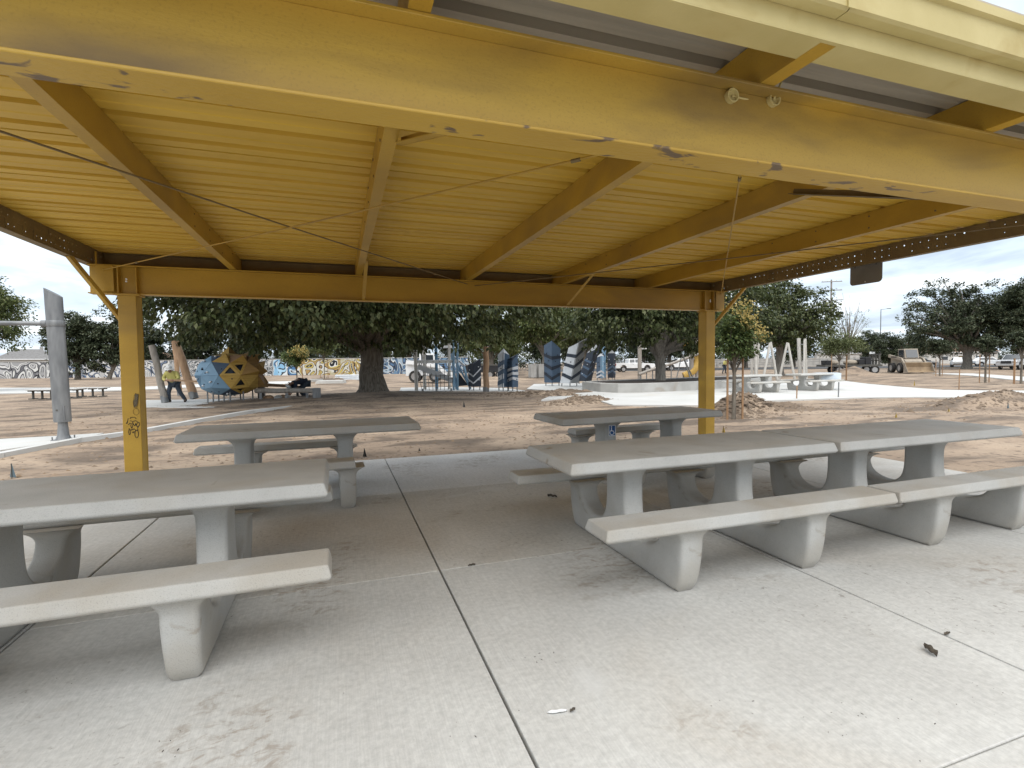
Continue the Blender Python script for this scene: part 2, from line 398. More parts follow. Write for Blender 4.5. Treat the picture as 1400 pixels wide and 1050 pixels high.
for i in range(len(XE)-1):
    for j in range(len(YE)-1):
        gxw = 0.006; gyw = 0.0025
        dz = rs.uniform(-0.0015, 0.0015)
        mb = MB().box(XE[i]+gxw, XE[i+1]-gxw, YE[j]+gyw, YE[j+1]-gyw, -0.09, dz)
        mb.build('slab_panel', SLAB if j < 3 else (SLABDIRTY if j == 3 else SLABPALE), slab_bed, bevel=0.006, seg=2)
def pad_poly(name, pts, label, cat='path', z=0.0, m=None, t=0.16, bevel=0.01):
    mb = MB().prism([(p[0], p[1]) for p in pts], 'z', z-t, z)
    o = mb.build(name, m or PAD, bevel=bevel); tag(o, label, cat, kind='structure'); return o
P = lambda *a: [G(x, y) for x, y in a]
pad_poly('play_pad', P((-260, 608), (0, 600), (90, 595), (142, 591.5), (107, 600), (0, 615), (-200, 640)), 'white concrete pad under the steel swing post', 'pad')
pad_poly('climber_pad', P((196, 556), (240, 557), (352, 557), (440, 551), (445, 543), (330, 545), (196, 547)), 'white concrete pad under the spiky play pod', 'pad')
pad_poly('net_pad', P((545, 536.5), (600, 539.5), (640, 541), (702, 541), (718, 534), (690, 530.5), (610, 529), (548, 530)), 'white concrete pad under the rope net tower', 'pad')
pad_poly('totem_pad', P((720, 531.5), (742, 533), (796, 534), (850, 530), (846, 523), (730, 525)), 'white concrete pad under the chevron climbing walls', 'pad')
pad_poly('curved_path', P((740, 546.5), (765, 544.8), (800, 542), (838, 553), (955, 554), (1000, 549), (1022, 541), (1046, 547.5), (1080, 546.5), (1170, 543.5), (1250, 542.3), (1330, 543.5), (1560, 545),
          (1560, 534), (1360, 534), (1290, 533), (1235, 529), (1185, 524.5), (1150, 520), (1100, 519), (1010, 523), (965, 529.5), (900, 533), (848, 535), (795, 534), (760, 538)), 'broad white concrete path curving past the far picnic tables', 'path', z=0.004)
pad_poly('far_path', P((1275, 510.2), (1330, 513.5), (1400, 520.5), (1520, 533), (1520, 521), (1400, 515), (1330, 510.5)), 'narrow white concrete path before the parked cars', 'path')
pad_poly('left_path', P((-300, 545), (0, 537.5), (70, 536.5), (200, 532), (330, 526), (520, 521), (520, 518.5), (330, 522.5), (200, 528.5), (70, 530), (0, 530), (-300, 533)), 'white concrete path running toward the graffiti wall', 'path')
kb = [G(x, y) for x, y in ((-200, 655), (0, 622), (107, 601), (168, 593), (205, 587), (275, 574), (345, 562), (400, 556), (460, 552))]
mb = MB()
for a, b in zip(kb[:-1], kb[1:]):
    mb.bar((a.x, a.y, -0.03), (b.x, b.y, -0.03), 0.17, 0.14)
tag(mb.build('kerb_strip', PAD), 'thin pale concrete edging strip across the dirt', 'kerb', kind='structure')

# ------------------------------------------------------------------ yellow steel shelter
sh = empty('picnic_shelter', (2.0, 4.9, 0), 0, 'flat roofed yellow painted steel picnic shelter over the concrete tables', 'shelter')
def S(mb, name, m, par=None, **k):      # world coordinates -> local to the shelter
    mb.v = [(x-2.0, y-4.9, z) for x, y, z in mb.v]
    return mb.build(name, m, par or sh, **k)
ZB, ZT = 2.42, 2.79            # beam underside, beam top
X0, X1 = -2.97, 6.97
def ibeam(yc, name, scuff=False):
    w, tf, tw = 0.16, 0.014, 0.010
    mb = MB()
    mb.box(X0, X1, yc-w/2, yc+w/2, ZT-tf, ZT)
    mb.box(X0, X1, yc-tw/2, yc+tw/2, ZB+tf, ZT-tf)
    S(mb, name, YELBEAM if scuff else YEL, bevel=0.002, seg=1)
    S(MB().box(X0, X1, yc-w/2, yc+w/2, ZB, ZB+tf-0.0005), 'bottom_flange', YELSCUF if scuff else YEL, bevel=0.003, seg=1)
FB, BB = 2.025, 7.90
ibeam(FB, 'front_beam', True); ibeam(BB, 'back_beam')
COLX = (-2.55, 6.57)
for cx in COLX:
    for cy in (FB, BB):
        mb = MB()
        # wide flange column: two flanges and a web boxed with channel lips
        mb.box(cx-0.10, cx+0.10, cy-0.11, cy-0.098, 0.02, ZB-0.02)
        mb.box(cx-0.10, cx+0.10, cy+0.098, cy+0.11, 0.02, ZB-0.02)
        mb.box(cx-0.095, cx+0.095, cy-0.0975, cy+0.0975, 0.02, ZB-0.02)
        c = S(mb, 'column', YEL, bevel=0.004, seg=1)
        S(MB().box(cx-0.135, cx+0.135, cy-0.12, cy+0.12, ZB-0.0195, ZB-0.0005), 'cap_plate', YEL, bevel=0.003, seg=1)
        S(MB().box(cx-0.16, cx+0.16, cy-0.16, cy+0.16, 0.0015, 0.0195), 'base_plate', YEL, bevel=0.003, seg=1)
        for sx in (-1, 1):
            for sy in (-1, 1):
                S(MB().cyl((cx+sx*.13, cy+sy*.13, 0.0195), (cx+sx*.13, cy+sy*.13, 0.055), 0.014, n=6), 'anchor_bolt', STEEL)
            S(MB().box(cx+sx*0.10-0.006, cx+sx*0.10+0.006, cy-0.078, cy+0.078, ZB+0.015, ZT-0.015), 'stiffener', YEL)
# open web extension past the columns
for cx, sx in ((COLX[0], -1), (COLX[1], 1)):
    S(MB().box(cx+sx*0.14, cx+sx*0.33, BB-0.085, BB-0.079, ZB+0.03, ZT-0.015), 'splice_plate', YEL)
    for dz in (0.16, 0.19): S(MB().cyl((cx+sx*0.0, BB-0.100, ZB+dz), (cx, BB-0.085, ZB+dz), 0.011, n=8), 'bolt', WHITE)

ZR0, ZR1 = 2.792, 3.0          # rafters
RY0, RY1 = 1.62, 8.30
def channel(xc, web_side, w=0.075):
    t = 0.004; x0, x1 = xc-w/2, xc+w/2; mb = MB()
    wx = x0 if web_side < 0 else x1-t
    mb.box(wx, wx+t, RY0+.01, RY1-.01, ZR0, ZR1)
    fx0, fx1 = (x0+t, x1) if web_side < 0 else (x0, x1-t)
    mb.box(fx0, fx1, RY0+.01, RY1-.01, ZR0, ZR0+t); mb.box(fx0, fx1, RY0+.01, RY1-.01, ZR1-t, ZR1)
    lx = x1-t if web_side < 0 else x0
    mb.box(lx, lx+t, RY0+.01, RY1-.01, ZR0+t, ZR0+0.024); mb.box(lx, lx+t, RY0+.01, RY1-.01, ZR1-0.024, ZR1-t)
    return mb
RAFX = [-1.33, 0.315, 1.965, 3.60, 5.27]
for k, xr in enumerate(RAFX):
    side = 1 if xr < 0 else -1
    raf = S(channel(xr, side, 0.085), 'rafter', YEL)
    for yy in np.arange(2.6, 7.7, 0.62):
        for zz_ in (ZR0+0.045, ZR1-0.045):
            if (k*7+int(yy*10)) % 3: continue
            xs = xr + side*0.0425
            b = MB().cyl((xs, yy, zz_), (xs+side*0.006, yy, zz_), 0.009, n=6); b.v = [(x-2.0, y-4.9, z) for x, y, z in b.v]
            b.build('bolt', BRWN, raf)
# perforated rim channels at both ends (daylight shows through the punched holes)
def rim(xc, inward):
    t = 0.004; mb = MB(); n = 8
    w = 0.10
    y = RY0+0.01; cell = 0.095; zc = [(ZR0+0.055, 0.0068), (ZR1-0.065, 0.0058)]
    zb = [ZR0, ZR0+0.105, ZR1]
    rs2 = random.Random(8)
    while y < RY1-cell:
        for r_, (hz, hr) in enumerate(zc):
            za, zb_ = zb[r_], zb[r_+1]; yc = y+cell/2
            big = rs2.random() < 0.10
            hr2 = hr*(1.7 if big else rs2.uniform(0.6, 1.05))
            hole = rs2.random() > 0.14 and not (3.6 < y < 4.9 and r_ == 0 and rs2.random() < .5)
            if hole:
                ring = [(yc+hr2*math.cos(2*math.pi*q/n), hz+hr2*math.sin(2*math.pi*q/n)) for q in range(n)]
                bord = []
                for q in range(n):
                    a = 2*math.pi*q/n; c, s_ = math.cos(a), math.sin(a)
                    hx = cell/2; hzv = (zb_-hz) if s_ > 0 else (hz-za)
                    kx = hx/abs(c) if abs(c) > 1e-6 else 1e9; kz = hzv/abs(s_) if abs(s_) > 1e-6 else 1e9
                    if q % 2 == 1: bord.append((yc+math.copysign(hx, c), hz+math.copysign(hzv, s_)))
                    else:
                        k_ = min(kx, kz); bord.append((yc+c*k_, hz+s_*k_))
                vs = [(xc, p[0], p[1]) for p in ring] + [(xc, p[0], p[1]) for p in bord]
                mb.add(vs, [(q, (q+1) % n, n+(q+1) % n, n+q) for q in range(n)])
            else:
                mb.add([(xc, y, za), (xc, y+cell, za), (xc, y+cell, zb_), (xc, y, zb_)], [(0, 1, 2, 3)])
        y += cell
    mb.add([(xc, y, ZR0), (xc, RY1-.01, ZR0), (xc, RY1-.01, ZR1), (xc, y, ZR1)], [(0, 1, 2, 3)])
    o = S(mb, 'rim_web', BRWN)
    so = o.modifiers.new('solid', 'SOLIDIFY'); so.thickness = 0.003
    xa, xb = (xc+0.004, xc+w) if inward > 0 else (xc-w, xc-0.004)
    S(MB().box(xa, xb, RY0+.01, RY1-.01, ZR0, ZR0+t), 'rim_flange', BRWN)
    S(MB().box(xa, xb, RY0+.01, RY1-.01, ZR1-t, ZR1), 'rim_flange', BRWN)
rim(-2.93, -1); rim(6.93, 1)
# eave channel, gutter and trim at the front, rim channel at the back
mb = MB().box(-3.06, 7.06, 1.612, 1.75, ZR0+0.001, ZR0+0.006).box(-3.06, 7.06, 1.612, 1.617, ZR0+0.0065, ZR1).box(-3.06, 7.06, 1.745, 1.75, ZR0+0.0065, ZR0+0.03)
S(mb, 'eave_channel', YELPALE)
prof = [(1.610, 2.885), (1.56, 2.885), (1.545, 2.893), (1.545, 3.015), (1.525, 3.022), (1.525, 3.062), (1.56, 3.066), (1.56, 3.058), (1.537, 3.054), (1.537, 3.03), (1.55, 3.024), (1.55, 2.897), (1.61, 2.892)]
g_cuts = [-3.1, -1.05, 1.98, 5.0, 7.1]
for a, b in zip(g_cuts[:-1], g_cuts[1:]):
    S(MB().prism(prof, 'x', a+0.003, b-0.003), 'gutter_length', YELPALE)
S(MB().box(1.96, 2.0, 1.538, 1.5445, 2.886, 3.01), 'gutter_joint', YELPALE)
mb = MB().box(-3.0, 7.0, 8.245, 8.25, ZR0, ZR1).box(-3.0, 7.0, 8.17, 8.2449, ZR0, ZR0+0.005).box(-3.0, 7.0, 8.17, 8.2449, ZR1-.006, ZR1-.001)
S(mb, 'back_rim_channel', BRWN)
S(MB().box(-3.06, 7.06, 8.33, 8.35, 2.86, 3.06), 'back_fascia', YELPALE)
# ribbed roof sheets, ribs along X, each sheet its own part
def deck_sheet(ya, yb, m):
    zf = ZR1+0.003; d = 0.085; pts = [(ya, zf+0.10), (ya+0.001, zf)]
    n = 3; pit = (yb-ya)/n
    for k in range(n):
        c = ya + (k+0.5)*pit
        pts += [(c-0.036, zf), (c-0.026, zf+d), (c+0.026, zf+d), (c+0.036, zf)]
        if k < n-1:
            e_ = ya+(k+1)*pit; pts += [(e_-0.03, zf), (e_-0.02, zf+0.006), (e_+0.02, zf+0.006), (e_+0.03, zf)]
    pts += [(yb-0.022, zf), (yb-0.0218, zf+0.10), (yb, zf+0.1005)]
    top = [(y, z+0.003) for y, z in reversed(pts)]
    mb = MB(); nn = len(pts)
    vs = []
    for x in (-3.08, 7.08): vs += [(x, y, z) for y, z in pts] + [(x, y, z) for y, z in top]
    t2 = 2*nn
    fs = [(i, i+1, t2+i+1, t2+i) for i in range(t2-1)] + [(t2-1, 0, t2, 2*t2-1)]
    mb.add(vs, fs); S(mb, 'roof_sheet', m)
seams = [1.56, 2.305, 3.232, 4.16, 5.085, 6.01, 6.94, 7.865, 8.36]
for k, (a, b) in enumerate(zip(seams[:-1], seams[1:])):
    deck_sheet(a, b-0.0005, GREYDECK if k == 0 else YELDECK)
# kicker braces beam to rafter, knee braces column to rim
def angle_brace(p0, p1, name='kicker_brace', w=0.045, m=YEL):
    p0, p1 = Vector(p0), Vector(p1); mb = MB().bar(p0, p1, w, 0.005, (0, 0, 1))
    off = Vector((w/2, 0, 0.0)) if abs((p1-p0).x) < 0.2 else Vector((0, w/2, 0))
    mb.bar(p0+off+Vector((0, 0, .02)), p1+off+Vector((0, 0, .02)), 0.005, w*.8, (0, 0, 1)); S(mb, name, m)
for xr in (0.37, 3.66):
    angle_brace((xr, BB-0.07, ZB+0.016), (xr, 6.85, ZR0+0.03))
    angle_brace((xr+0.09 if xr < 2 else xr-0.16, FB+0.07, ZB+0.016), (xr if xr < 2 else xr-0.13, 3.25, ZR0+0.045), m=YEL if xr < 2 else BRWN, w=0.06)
for cx, xr, sx in ((COLX[0], -2.95, -1), (COLX[1], 6.95, 1)):
    for cy, dy in ((BB, -0.85), (FB, 0.85)):
        p0, p1 = Vector((cx+sx*0.104, cy, ZB-0.32)), Vector((xr+sx*0.02, cy+dy*0.62, ZR0+0.01))
        S(MB().bar(p0, p1, 0.06, 0.05), 'knee_brace', YEL, bevel=0.004, seg=1)
    S(MB().cyl((cx-sx*0.0+sx*.33, BB-.05, ZT+0.001), (cx+sx*.33, BB-.05, ZR0+.16), 0.012, n=8), 'hanger_rod', YEL)
# cross cables with turnbuckles
ZC = 2.715; XM = 2.02
for k, (a, b) in enumerate((((-2.80, BB-0.09), (XM+.06, FB+0.02)), ((-2.80, FB+0.02), (XM-0.06, BB-0.005)), ((XM+0.06, BB-0.005), (6.82, FB+0.02)), ((6.82, BB-.09), (XM-.06, FB+0.02)))):
    za = ZC + 0.02*(k % 2); p0, p1 = Vector((a[0], a[1], za)), Vector((b[0], b[1], za))
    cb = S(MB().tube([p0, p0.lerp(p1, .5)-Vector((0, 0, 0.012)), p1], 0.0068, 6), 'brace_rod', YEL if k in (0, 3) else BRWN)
    for q in (0.12, 0.86):
        c = p0.lerp(p1, q)-Vector((0, 0, .006)); d = (p1-p0).normalized()
        t = MB().cyl(c-d*0.03, c+d*0.03, 0.012, n=6); t.v = [(x-2.0, y-4.9, z) for x, y, z in t.v]; t.build('turnbuckle', BRWN, cb)
# two round fixture boxes with rods on the web of the front beam
for (px, py, rod) in ((998, 133, (0.13, 0.02, 0.01)), (1055, 138, (0.012, -0.035, 0.07))):
    d = ray(px, py); c = Vector(CAMP + d*((FB-0.006)/d[1]))
    mb = MB(); prof_ = [(0.033, 0), (0.033, 0.024), (0.027, 0.024), (0.025, 0.008), (0.002, 0.006)]
    vs = []; n = 18
    for r_, h_ in prof_:
        vs += [(c.x+r_*math.cos(2*math.pi*q/n), c.y-h_, c.z+r_*math.sin(2*math.pi*q/n)) for q in range(n)]
    fs = [(i*n+q, i*n+(q+1) % n, (i+1)*n+(q+1) % n, (i+1)*n+q) for i in range(len(prof_)-1) for q in range(n)] + [tuple(range((len(prof_)-1)*n, len(prof_)*n))]
    mb.add(vs, fs); bx = S(mb, 'fixture_box', YELPALE, smooth=40)
    s0 = c+Vector((0, -0.012, 0)); t = MB().tube([s0, s0+Vector(rod)], 0.005, 8); t.v = [(x-2.0, y-4.9, z) for x, y, z in t.v]; t.build('conduit_stub', YELPALE, bx)
# marker scribbles on the left back column
INK = mat('black_marker_ink', (0.018, 0.014, 0.010), None, rough=0.7)
INKG = mat('grey_marker_smear', (0.16, 0.125, 0.07), (0.09, 0.075, 0.05), 90, 0.8)
SCN = [0]
def scrib(pts, r_=0.0035, m=INK):
    SCN[0] += 1; Y = BB-0.1112-0.0004*SCN[0]; mb = MB()
    for (a, b), (c, d) in zip(pts[:-1], pts[1:]):
        Y -= 0.00003
        dx, dz = c-a, d-b; L = math.hypot(dx, dz) or 1; nx, nz = -dz/L*r_, dx/L*r_; ex, ez = dx/L*r_*.6, dz/L*r_*.6
        mb.add([(a+nx-ex, Y, b+nz-ez), (a-nx-ex, Y, b-nz-ez), (c-nx+ex, Y, d-nz+ez), (c+nx+ex, Y, d+nz+ez)], [(0, 1, 2, 3)])
    S(mb, 'marker_scribble', m)
def tagxy(a, b):    # zoom pixels (525x1050 of region 160,520-210,620) -> column face
    d = ray(160+a/10.5, 520+b/10.5); p = CAMP+d*((BB-0.1115)/d[1]); return (p[0], p[2])
def ell(cx, cy, rx, ry, a0=0, a1=360, n=18): return [tagxy(cx+rx*math.cos(R(a0+(a1-a0)*k/n)), cy+ry*math.sin(R(a0+(a1-a0)*k/n))) for k in range(n+1)]
T = lambda *p: [tagxy(a, b) for a, b in p]
for st in (T((130, 620), (150, 590), (160, 545), (150, 600), (142, 622)), T((165, 640), (180, 615), (205, 618), (196, 655), (212, 690), (228, 640), (222, 600), (240, 640), (255, 655), (268, 615), (275, 655), (290, 612), (318, 605), (325, 640), (300, 680), (285, 660), (322, 650)),
           T((175, 690), (165, 740), (175, 782), (192, 770), (185, 700)), T((200, 720), (215, 700), (228, 712), (245, 695), (270, 715), (262, 740), (240, 735), (235, 755), (215, 740)), ell(282, 770, 26, 55), ell(230, 545, 42, 16, 160, 380), T((190, 580), (230, 590), (270, 578), (300, 600)), T((265, 720), (300, 718), (296, 690))):
    scrib(st)
scrib(ell(275, 450, 42, 48), 0.0016)
for q in range(7): scrib(T((238+q*8, 290-q*10), (246+q*7, 390-q*12), (262+q*6, 190+q*4), (272+q*4, 380-q*9), (290+q*3, 200)), 0.003, INKG)
for q in range(3): scrib(T((236, 300), (250, 215), (268, 185), (310, 205), (296, 260), (290, 330), (298, 350), (286, 395), (250, 385), (236, 350), (236, 300)), 0.0015, INK)

# hanging sign plate under the right rim
hp = MB(); ys = [(4.94, 2.775), (4.94, 2.56), (4.955, 2.53), (4.985, 2.515), (5.36, 2.515), (5.385, 2.53), (5.395, 2.555), (5.395, 2.775)]
hp.prism(ys, 'x', -0.006, 0.006); hp.v = [(x, y-5.17, z-2.775) for x, y, z in hp.v]
SIGNGREY = mat('dull_grey_sign_back', (0.20, 0.195, 0.18), (0.165, 0.16, 0.148), 4, 0.6)
sg = hp.build('hanging_sign', SIGNGREY, None, loc=(6.99, 5.17, 2.79), bevel=0.002, seg=1)
tag(sg, 'dark blank metal sign plate hanging below the perforated roof rim', 'sign')
MB().cyl((-0.012, 0.0, -0.23), (0.012, 0, -0.23), 0.008, n=8).build('bolt', WHITE, sg)
for dy in (-.15, .15): MB().box(-0.008, 0.008, dy-.01, dy+.01, -0.02, 0.006).build('hanger', DARKSTEEL, sg)
# ------------------------------------------------------------------ precast concrete picnic tables
def smooth_path(ctrl, n=6):
    out_ = []
    m = len(ctrl)
    for i in range(m-1):
        p0, p1, p2, p3 = ctrl[max(i-1, 0)], ctrl[i], ctrl[i+1], ctrl[min(i+2, m-1)]
        for k in range(n):
            t = k/n
            out_.append(tuple(0.5*((2*p1[c]) + (-p0[c]+p2[c])*t + (2*p0[c]-5*p1[c]+4*p2[c]-p3[c])*t*t + (-p0[c]+3*p1[c]-3*p2[c]+p3[c])*t**3) for c in (0, 1)))
    out_.append(ctrl[-1]); return out_
ZBN, ZTP = 0.513, 0.81       # seat and table top heights
TB, TT = 0.082, 0.085        # slab thicknesses
def leg_mesh():
    zb, zt = ZBN-TB+0.004, ZTP-TT+0.004
    outer = smooth_path([(0.735, 0.0), (0.775, 0.06), (0.80, 0.165), (0.815, 0.30), (0.818, 0.36), (0.835, zb)], 4)
    inner = smooth_path([(0.545, zb), (0.575, 0.40), (0.572, 0.34), (0.53, 0.268), (0.44, 0.222), (0.33, 0.205), (0.23, 0.232), (0.168, 0.30), (0.145, 0.40), (0.140, 0.55), (0.150, 0.64), (0.19, 0.695), (0.25, zt)], 4)
    half = outer + inner
    poly = half + [(-y, z) for y, z in reversed(half)]
    # resample to an even spacing
    pts = []
    for a, b in zip(poly, poly[1:]+poly[:1]):
        L = math.hypot(b[0]-a[0], b[1]-a[1]); n = max(1, int(L/0.045))
        for k in range(n): pts.append((a[0]+(b[0]-a[0])*k/n, a[1]+(b[1]-a[1])*k/n))
    P_ = np.array(pts); n = len(P_)
    nxt, prv = np.roll(P_, -1, 0), np.roll(P_, 1, 0)
    tg = nxt-prv; tg /= np.linalg.norm(tg, axis=1)[:, None]
    area = 0.5*np.sum(P_[:, 0]*nxt[:, 1]-nxt[:, 0]*P_[:, 1])
    nr = np.stack([-tg[:, 1], tg[:, 0]], 1)*(1 if area > 0 else -1)
    def bdist(q):
        a, b = P_, nxt; ab = b-a; t = np.clip(((q-a)*ab).sum(1)/(ab*ab).sum(1), 0, 1); return np.min(np.linalg.norm(q-(a+ab*t[:, None]), axis=1))
    def inside(q):
        x, y = q; c = False
        for i in range(n):
            (x1, y1), (x2, y2) = P_[i], nxt[i]
            if (y1 > y) != (y2 > y) and x < (x2-x1)*(y-y1)/(y2-y1)+x1: c = not c
        return c
    extra = []
    for off in (0.009, 0.026):
        for p, q in zip(P_, nr):
            c = p+q*off
            if inside(c) and bdist(c) > off*0.85: extra.append(c)
    for y in np.arange(-0.8, 0.81, 0.05):
        for z in np.arange(0.03, 0.78, 0.05):
            c = np.array([y, z])
            if inside(c) and bdist(c) > 0.035: extra.append(c)
    allp = [Vector(p) for p in P_] + [Vector(p) for p in extra]
    vv, ee, ff, ov, oe, of = geometry.delaunay_2d_cdt(allp, [(i, (i+1) % n) for i in range(n)], [], 1, 1e-6)
    rr = 0.024
    def half_t(q):
        y, z = abs(q[0]), q[1]
        t = 0.082 - 0.010*max(0, 0.25-z)/0.25
        if y > 0.45 and z > 0.30: t += 0.085*max(0, (z-0.33)/(zb-0.33))**3 if z > .33 else 0
        if y < 0.45 and z > 0.55: t += 0.11*max(0, (z-0.56)/(zt-0.56))**3 if z > .56 else 0
        d = bdist(np.array(q))
        # tops run into the slabs: no rounding there
        atop = (y > 0.45 and z > zb-0.012) or (y < 0.45 and z > zt-0.012)
        if d < rr and not atop: t -= rr - math.sqrt(max(0, rr*rr-(rr-d)**2))
        return t
    nv = len(vv); vs = []
    T_ = [half_t((v.x, v.y)) for v in vv]
    for s_ in (-1, 1): vs += [(s_*T_[i], vv[i].x, vv[i].y) for i in range(nv)]
    fs = [tuple(f) for f in ff] + [tuple(nv+i for i in reversed(f)) for f in ff]
    cnt = {}
    for f in ff:
        for a, b in zip(f, list(f[1:])+[f[0]]): cnt.setdefault((min(a, b), max(a, b)), []).append((a, b))
    for k, v in cnt.items():
        if len(v) == 1: a, b = v[0]; fs.append((b, a, nv+a, nv+b))
    mb = MB(); mb.add(vs, fs); return mb.mesh('leg', TABLE, smooth=50)
LEG = leg_mesh()
def slab(x0, x1, y0, y1, z1, t, draft=0.022):
    """precast slab: sides drafted outwards to the bottom edge, chamfered underside"""
    d = draft; c = 0.018
    rings = [((x0+d, x1-d, y0+d, y1-d), z1), ((x0, x1, y0, y1), z1-t+c), ((x0+c, x1-c, y0+c, y1-c), z1-t)]
    mb = MB(); vs = []
    for (a, b, cc, dd), z in rings: vs += [(a, cc, z), (b, cc, z), (b, dd, z), (a, dd, z)]
    fs = [(0, 1, 2, 3), (11, 10, 9, 8)]
    for r_ in (0, 4):
        for k in range(4): fs.append((r_+k, r_+4+k, r_+4+(k+1) % 4, r_+(k+1) % 4))
    return mb.add(vs, fs)
def picnic_table(loc, rz, label, top, bench, legs, group='concrete picnic tables'):
    t = empty('picnic_table', (*loc, 0), R(rz), label, 'table', group)
    slab(top[0], top[1], -0.43, 0.43, ZTP, TT).build('tabletop', TABLE, t, bevel=0.009, seg=3)
    for s_ in (-1, 1):
        slab(bench[0], bench[1], min(s_*0.62, s_*0.90), max(s_*0.62, s_*0.90), ZBN, TB, 0.016).build('bench', TABLE, t, bevel=0.009, seg=3)
    for x in legs: obj('leg', LEG, t, (x, 0, 0.001))
    return t
YC = 3.43
t1 = picnic_table((2.61, YC), 0, 'grey precast concrete picnic table butted end to end, the end over the open slab', (-1.19, 1.185), (-1.19, 1.185), (-0.53, 0.52))
t2 = picnic_table((4.995, YC), 0.3, 'grey precast concrete picnic table butted end to end, overhanging the slab edge', (-1.185, 1.20), (-1.195, 1.20), (-0.56, 0.49))
t3 = picnic_table((-1.265, YC+0.03), 0.4, 'grey precast concrete picnic table standing alone beside the slab joint', (-1.19, 1.19), (-1.19, 1.205), (-0.525, 0.54))
t4 = picnic_table((-0.47, 6.20), 1.0, 'grey concrete picnic table with long overhang beside the tagged yellow column', (-1.09, 1.34), (-1.16, 0.60), (-0.53, 0.52))
t5 = picnic_table((3.83, 5.93), 2.5, 'grey concrete picnic table with blue wheelchair sticker on its leg', (-1.38, 1.05), (-0.63, 1.05), (-0.53, 0.52))
# wheelchair sticker
STB = mat('sticker_blue', (0.02, 0.085, 0.24), None, rough=0.4); STW = mat('sticker_white', (0.8, 0.8, 0.8), None, rough=0.4)
sy = -0.163; cx, cz = -0.53, 0.60
st = MB().box(cx-0.05, cx+0.05, sy-0.002, sy, cz-0.07, cz+0.07).build('accessible_sticker', STW, t5)
MB().box(cx-0.043, cx+0.043, sy-0.003, sy-0.0022, cz-0.063, cz+0.063).build('sticker_field', STB, st)
def strip2(pts, w, name, par):
    mb = MB()
    for (a, b), (c, d) in zip(pts[:-1], pts[1:]): mb.bar((cx+a, sy-0.0036, cz+b), (cx+c, sy-0.0036, cz+d), 0.001, w, (0, 0, 1) if abs(c-a) > abs(d-b) else (1, 0, 0))
    mb.build(name, STW, par)
strip2([(0.03*math.cos(R(a))-0.004, 0.03*math.sin(R(a))-0.025) for a in range(100, 361, 20)], 0.008, 'wheel_mark', st)
strip2([(-0.012, 0.035), (-0.010, -0.008)], 0.012, 'body_mark', st)
strip2([(-0.010, -0.006), (0.018, -0.006), (0.026, -0.035), (0.036, -0.033)], 0.008, 'leg_mark', st)
mb = MB(); mb.add([(cx-0.012+0.009*math.cos(2*math.pi*k/12), sy-0.0036, cz+0.048+0.009*math.sin(2*math.pi*k/12)) for k in range(12)], [tuple(range(12))]); mb.build('head_mark', STW, st)
# the two far tables on the white path
t6 = picnic_table((G(1040, 537.5).x+0.45, G(1040, 537.5).y+0.76), 2, 'pale concrete picnic table on the white path, beside the slim young tree', (-1.19, 1.19), (-1.19, 1.19), (-0.525, 0.525), 'concrete tables on the white path')
t7 = picnic_table((G(1117, 534.5).x+0.45, G(1117, 534.5).y+0.76), 4, 'pale concrete picnic table on the white path wrapped in clear plastic', (-1.19, 1.19), (-1.19, 1.19), (-0.525, 0.525), 'concrete tables on the white path')

# ------------------------------------------------------------------ litter on the slab
LEAFB = mat('dead_leaf', (0.10, 0.085, 0.065), (0.05, 0.042, 0.035), 60, 0.9)
def leaf_litter(name, p, L, w, rz, m, label, cat='leaf', curl=0.02):
    mb = MB(); n = 9; vs = []
    for i in range(n):
        t = i/(n-1); ww = w*math.sin(math.pi*min(1, t*0.97+0.03))**0.8*(1+0.25*math.sin(9*t))
        for k in (-1, -0.4, 0, 0.4, 1):
            z = 0.004+curl*(abs(k)**1.5)*0.9*(0.5+t*0.5) + 0.3*curl*math.sin(t*7)**2
            vs.append(((t-0.5)*L, k*ww, z))
    fs = [(i*5+k, i*5+k+1, (i+1)*5+k+1, (i+1)*5+k) for i in range(n-1) for k in range(4)]
    mb.add(vs, fs); o = mb.build(name, m, None, (p.x, p.y, 0.001), rz, smooth=60)
    so = o.modifiers.new('solid', 'SOLIDIFY'); so.thickness = 0.0015
    return tag(o, label, cat)
leaf_litter('dead_leaf', G(1272, 893), 0.082, 0.021, 1.2, LEAFB, 'curled dark dead leaf lying on the open concrete', curl=0.026)
leaf_litter('plastic_scrap', G(762, 975), 0.085, 0.011, -0.2, WHITE, 'crumpled white plastic scrap beside the slab joint', 'scrap', 0.006)
leaf_litter('dead_leaf', G(783, 973.5), 0.030, 0.008, 0.3, LEAFB, 'small dark leaf touching the white plastic scrap', curl=0.01)
leaf_litter('dead_leaf', G(755, 680), 0.11, 0.02, 2.4, LEAFB, 'dead leaf on the slab before the joined tables', curl=0.03)
leaf_litter('dead_leaf', G(1295, 868), 0.05, 0.010, 0.1, LEAFB, 'tiny black leaf wedged on the right slab joint', curl=0.008)
leaf_litter('dead_leaf', G(645, 774), 0.055, 0.010, 0.0, LEAFB, 'small black leaf where two slab joints cross', curl=0.012)
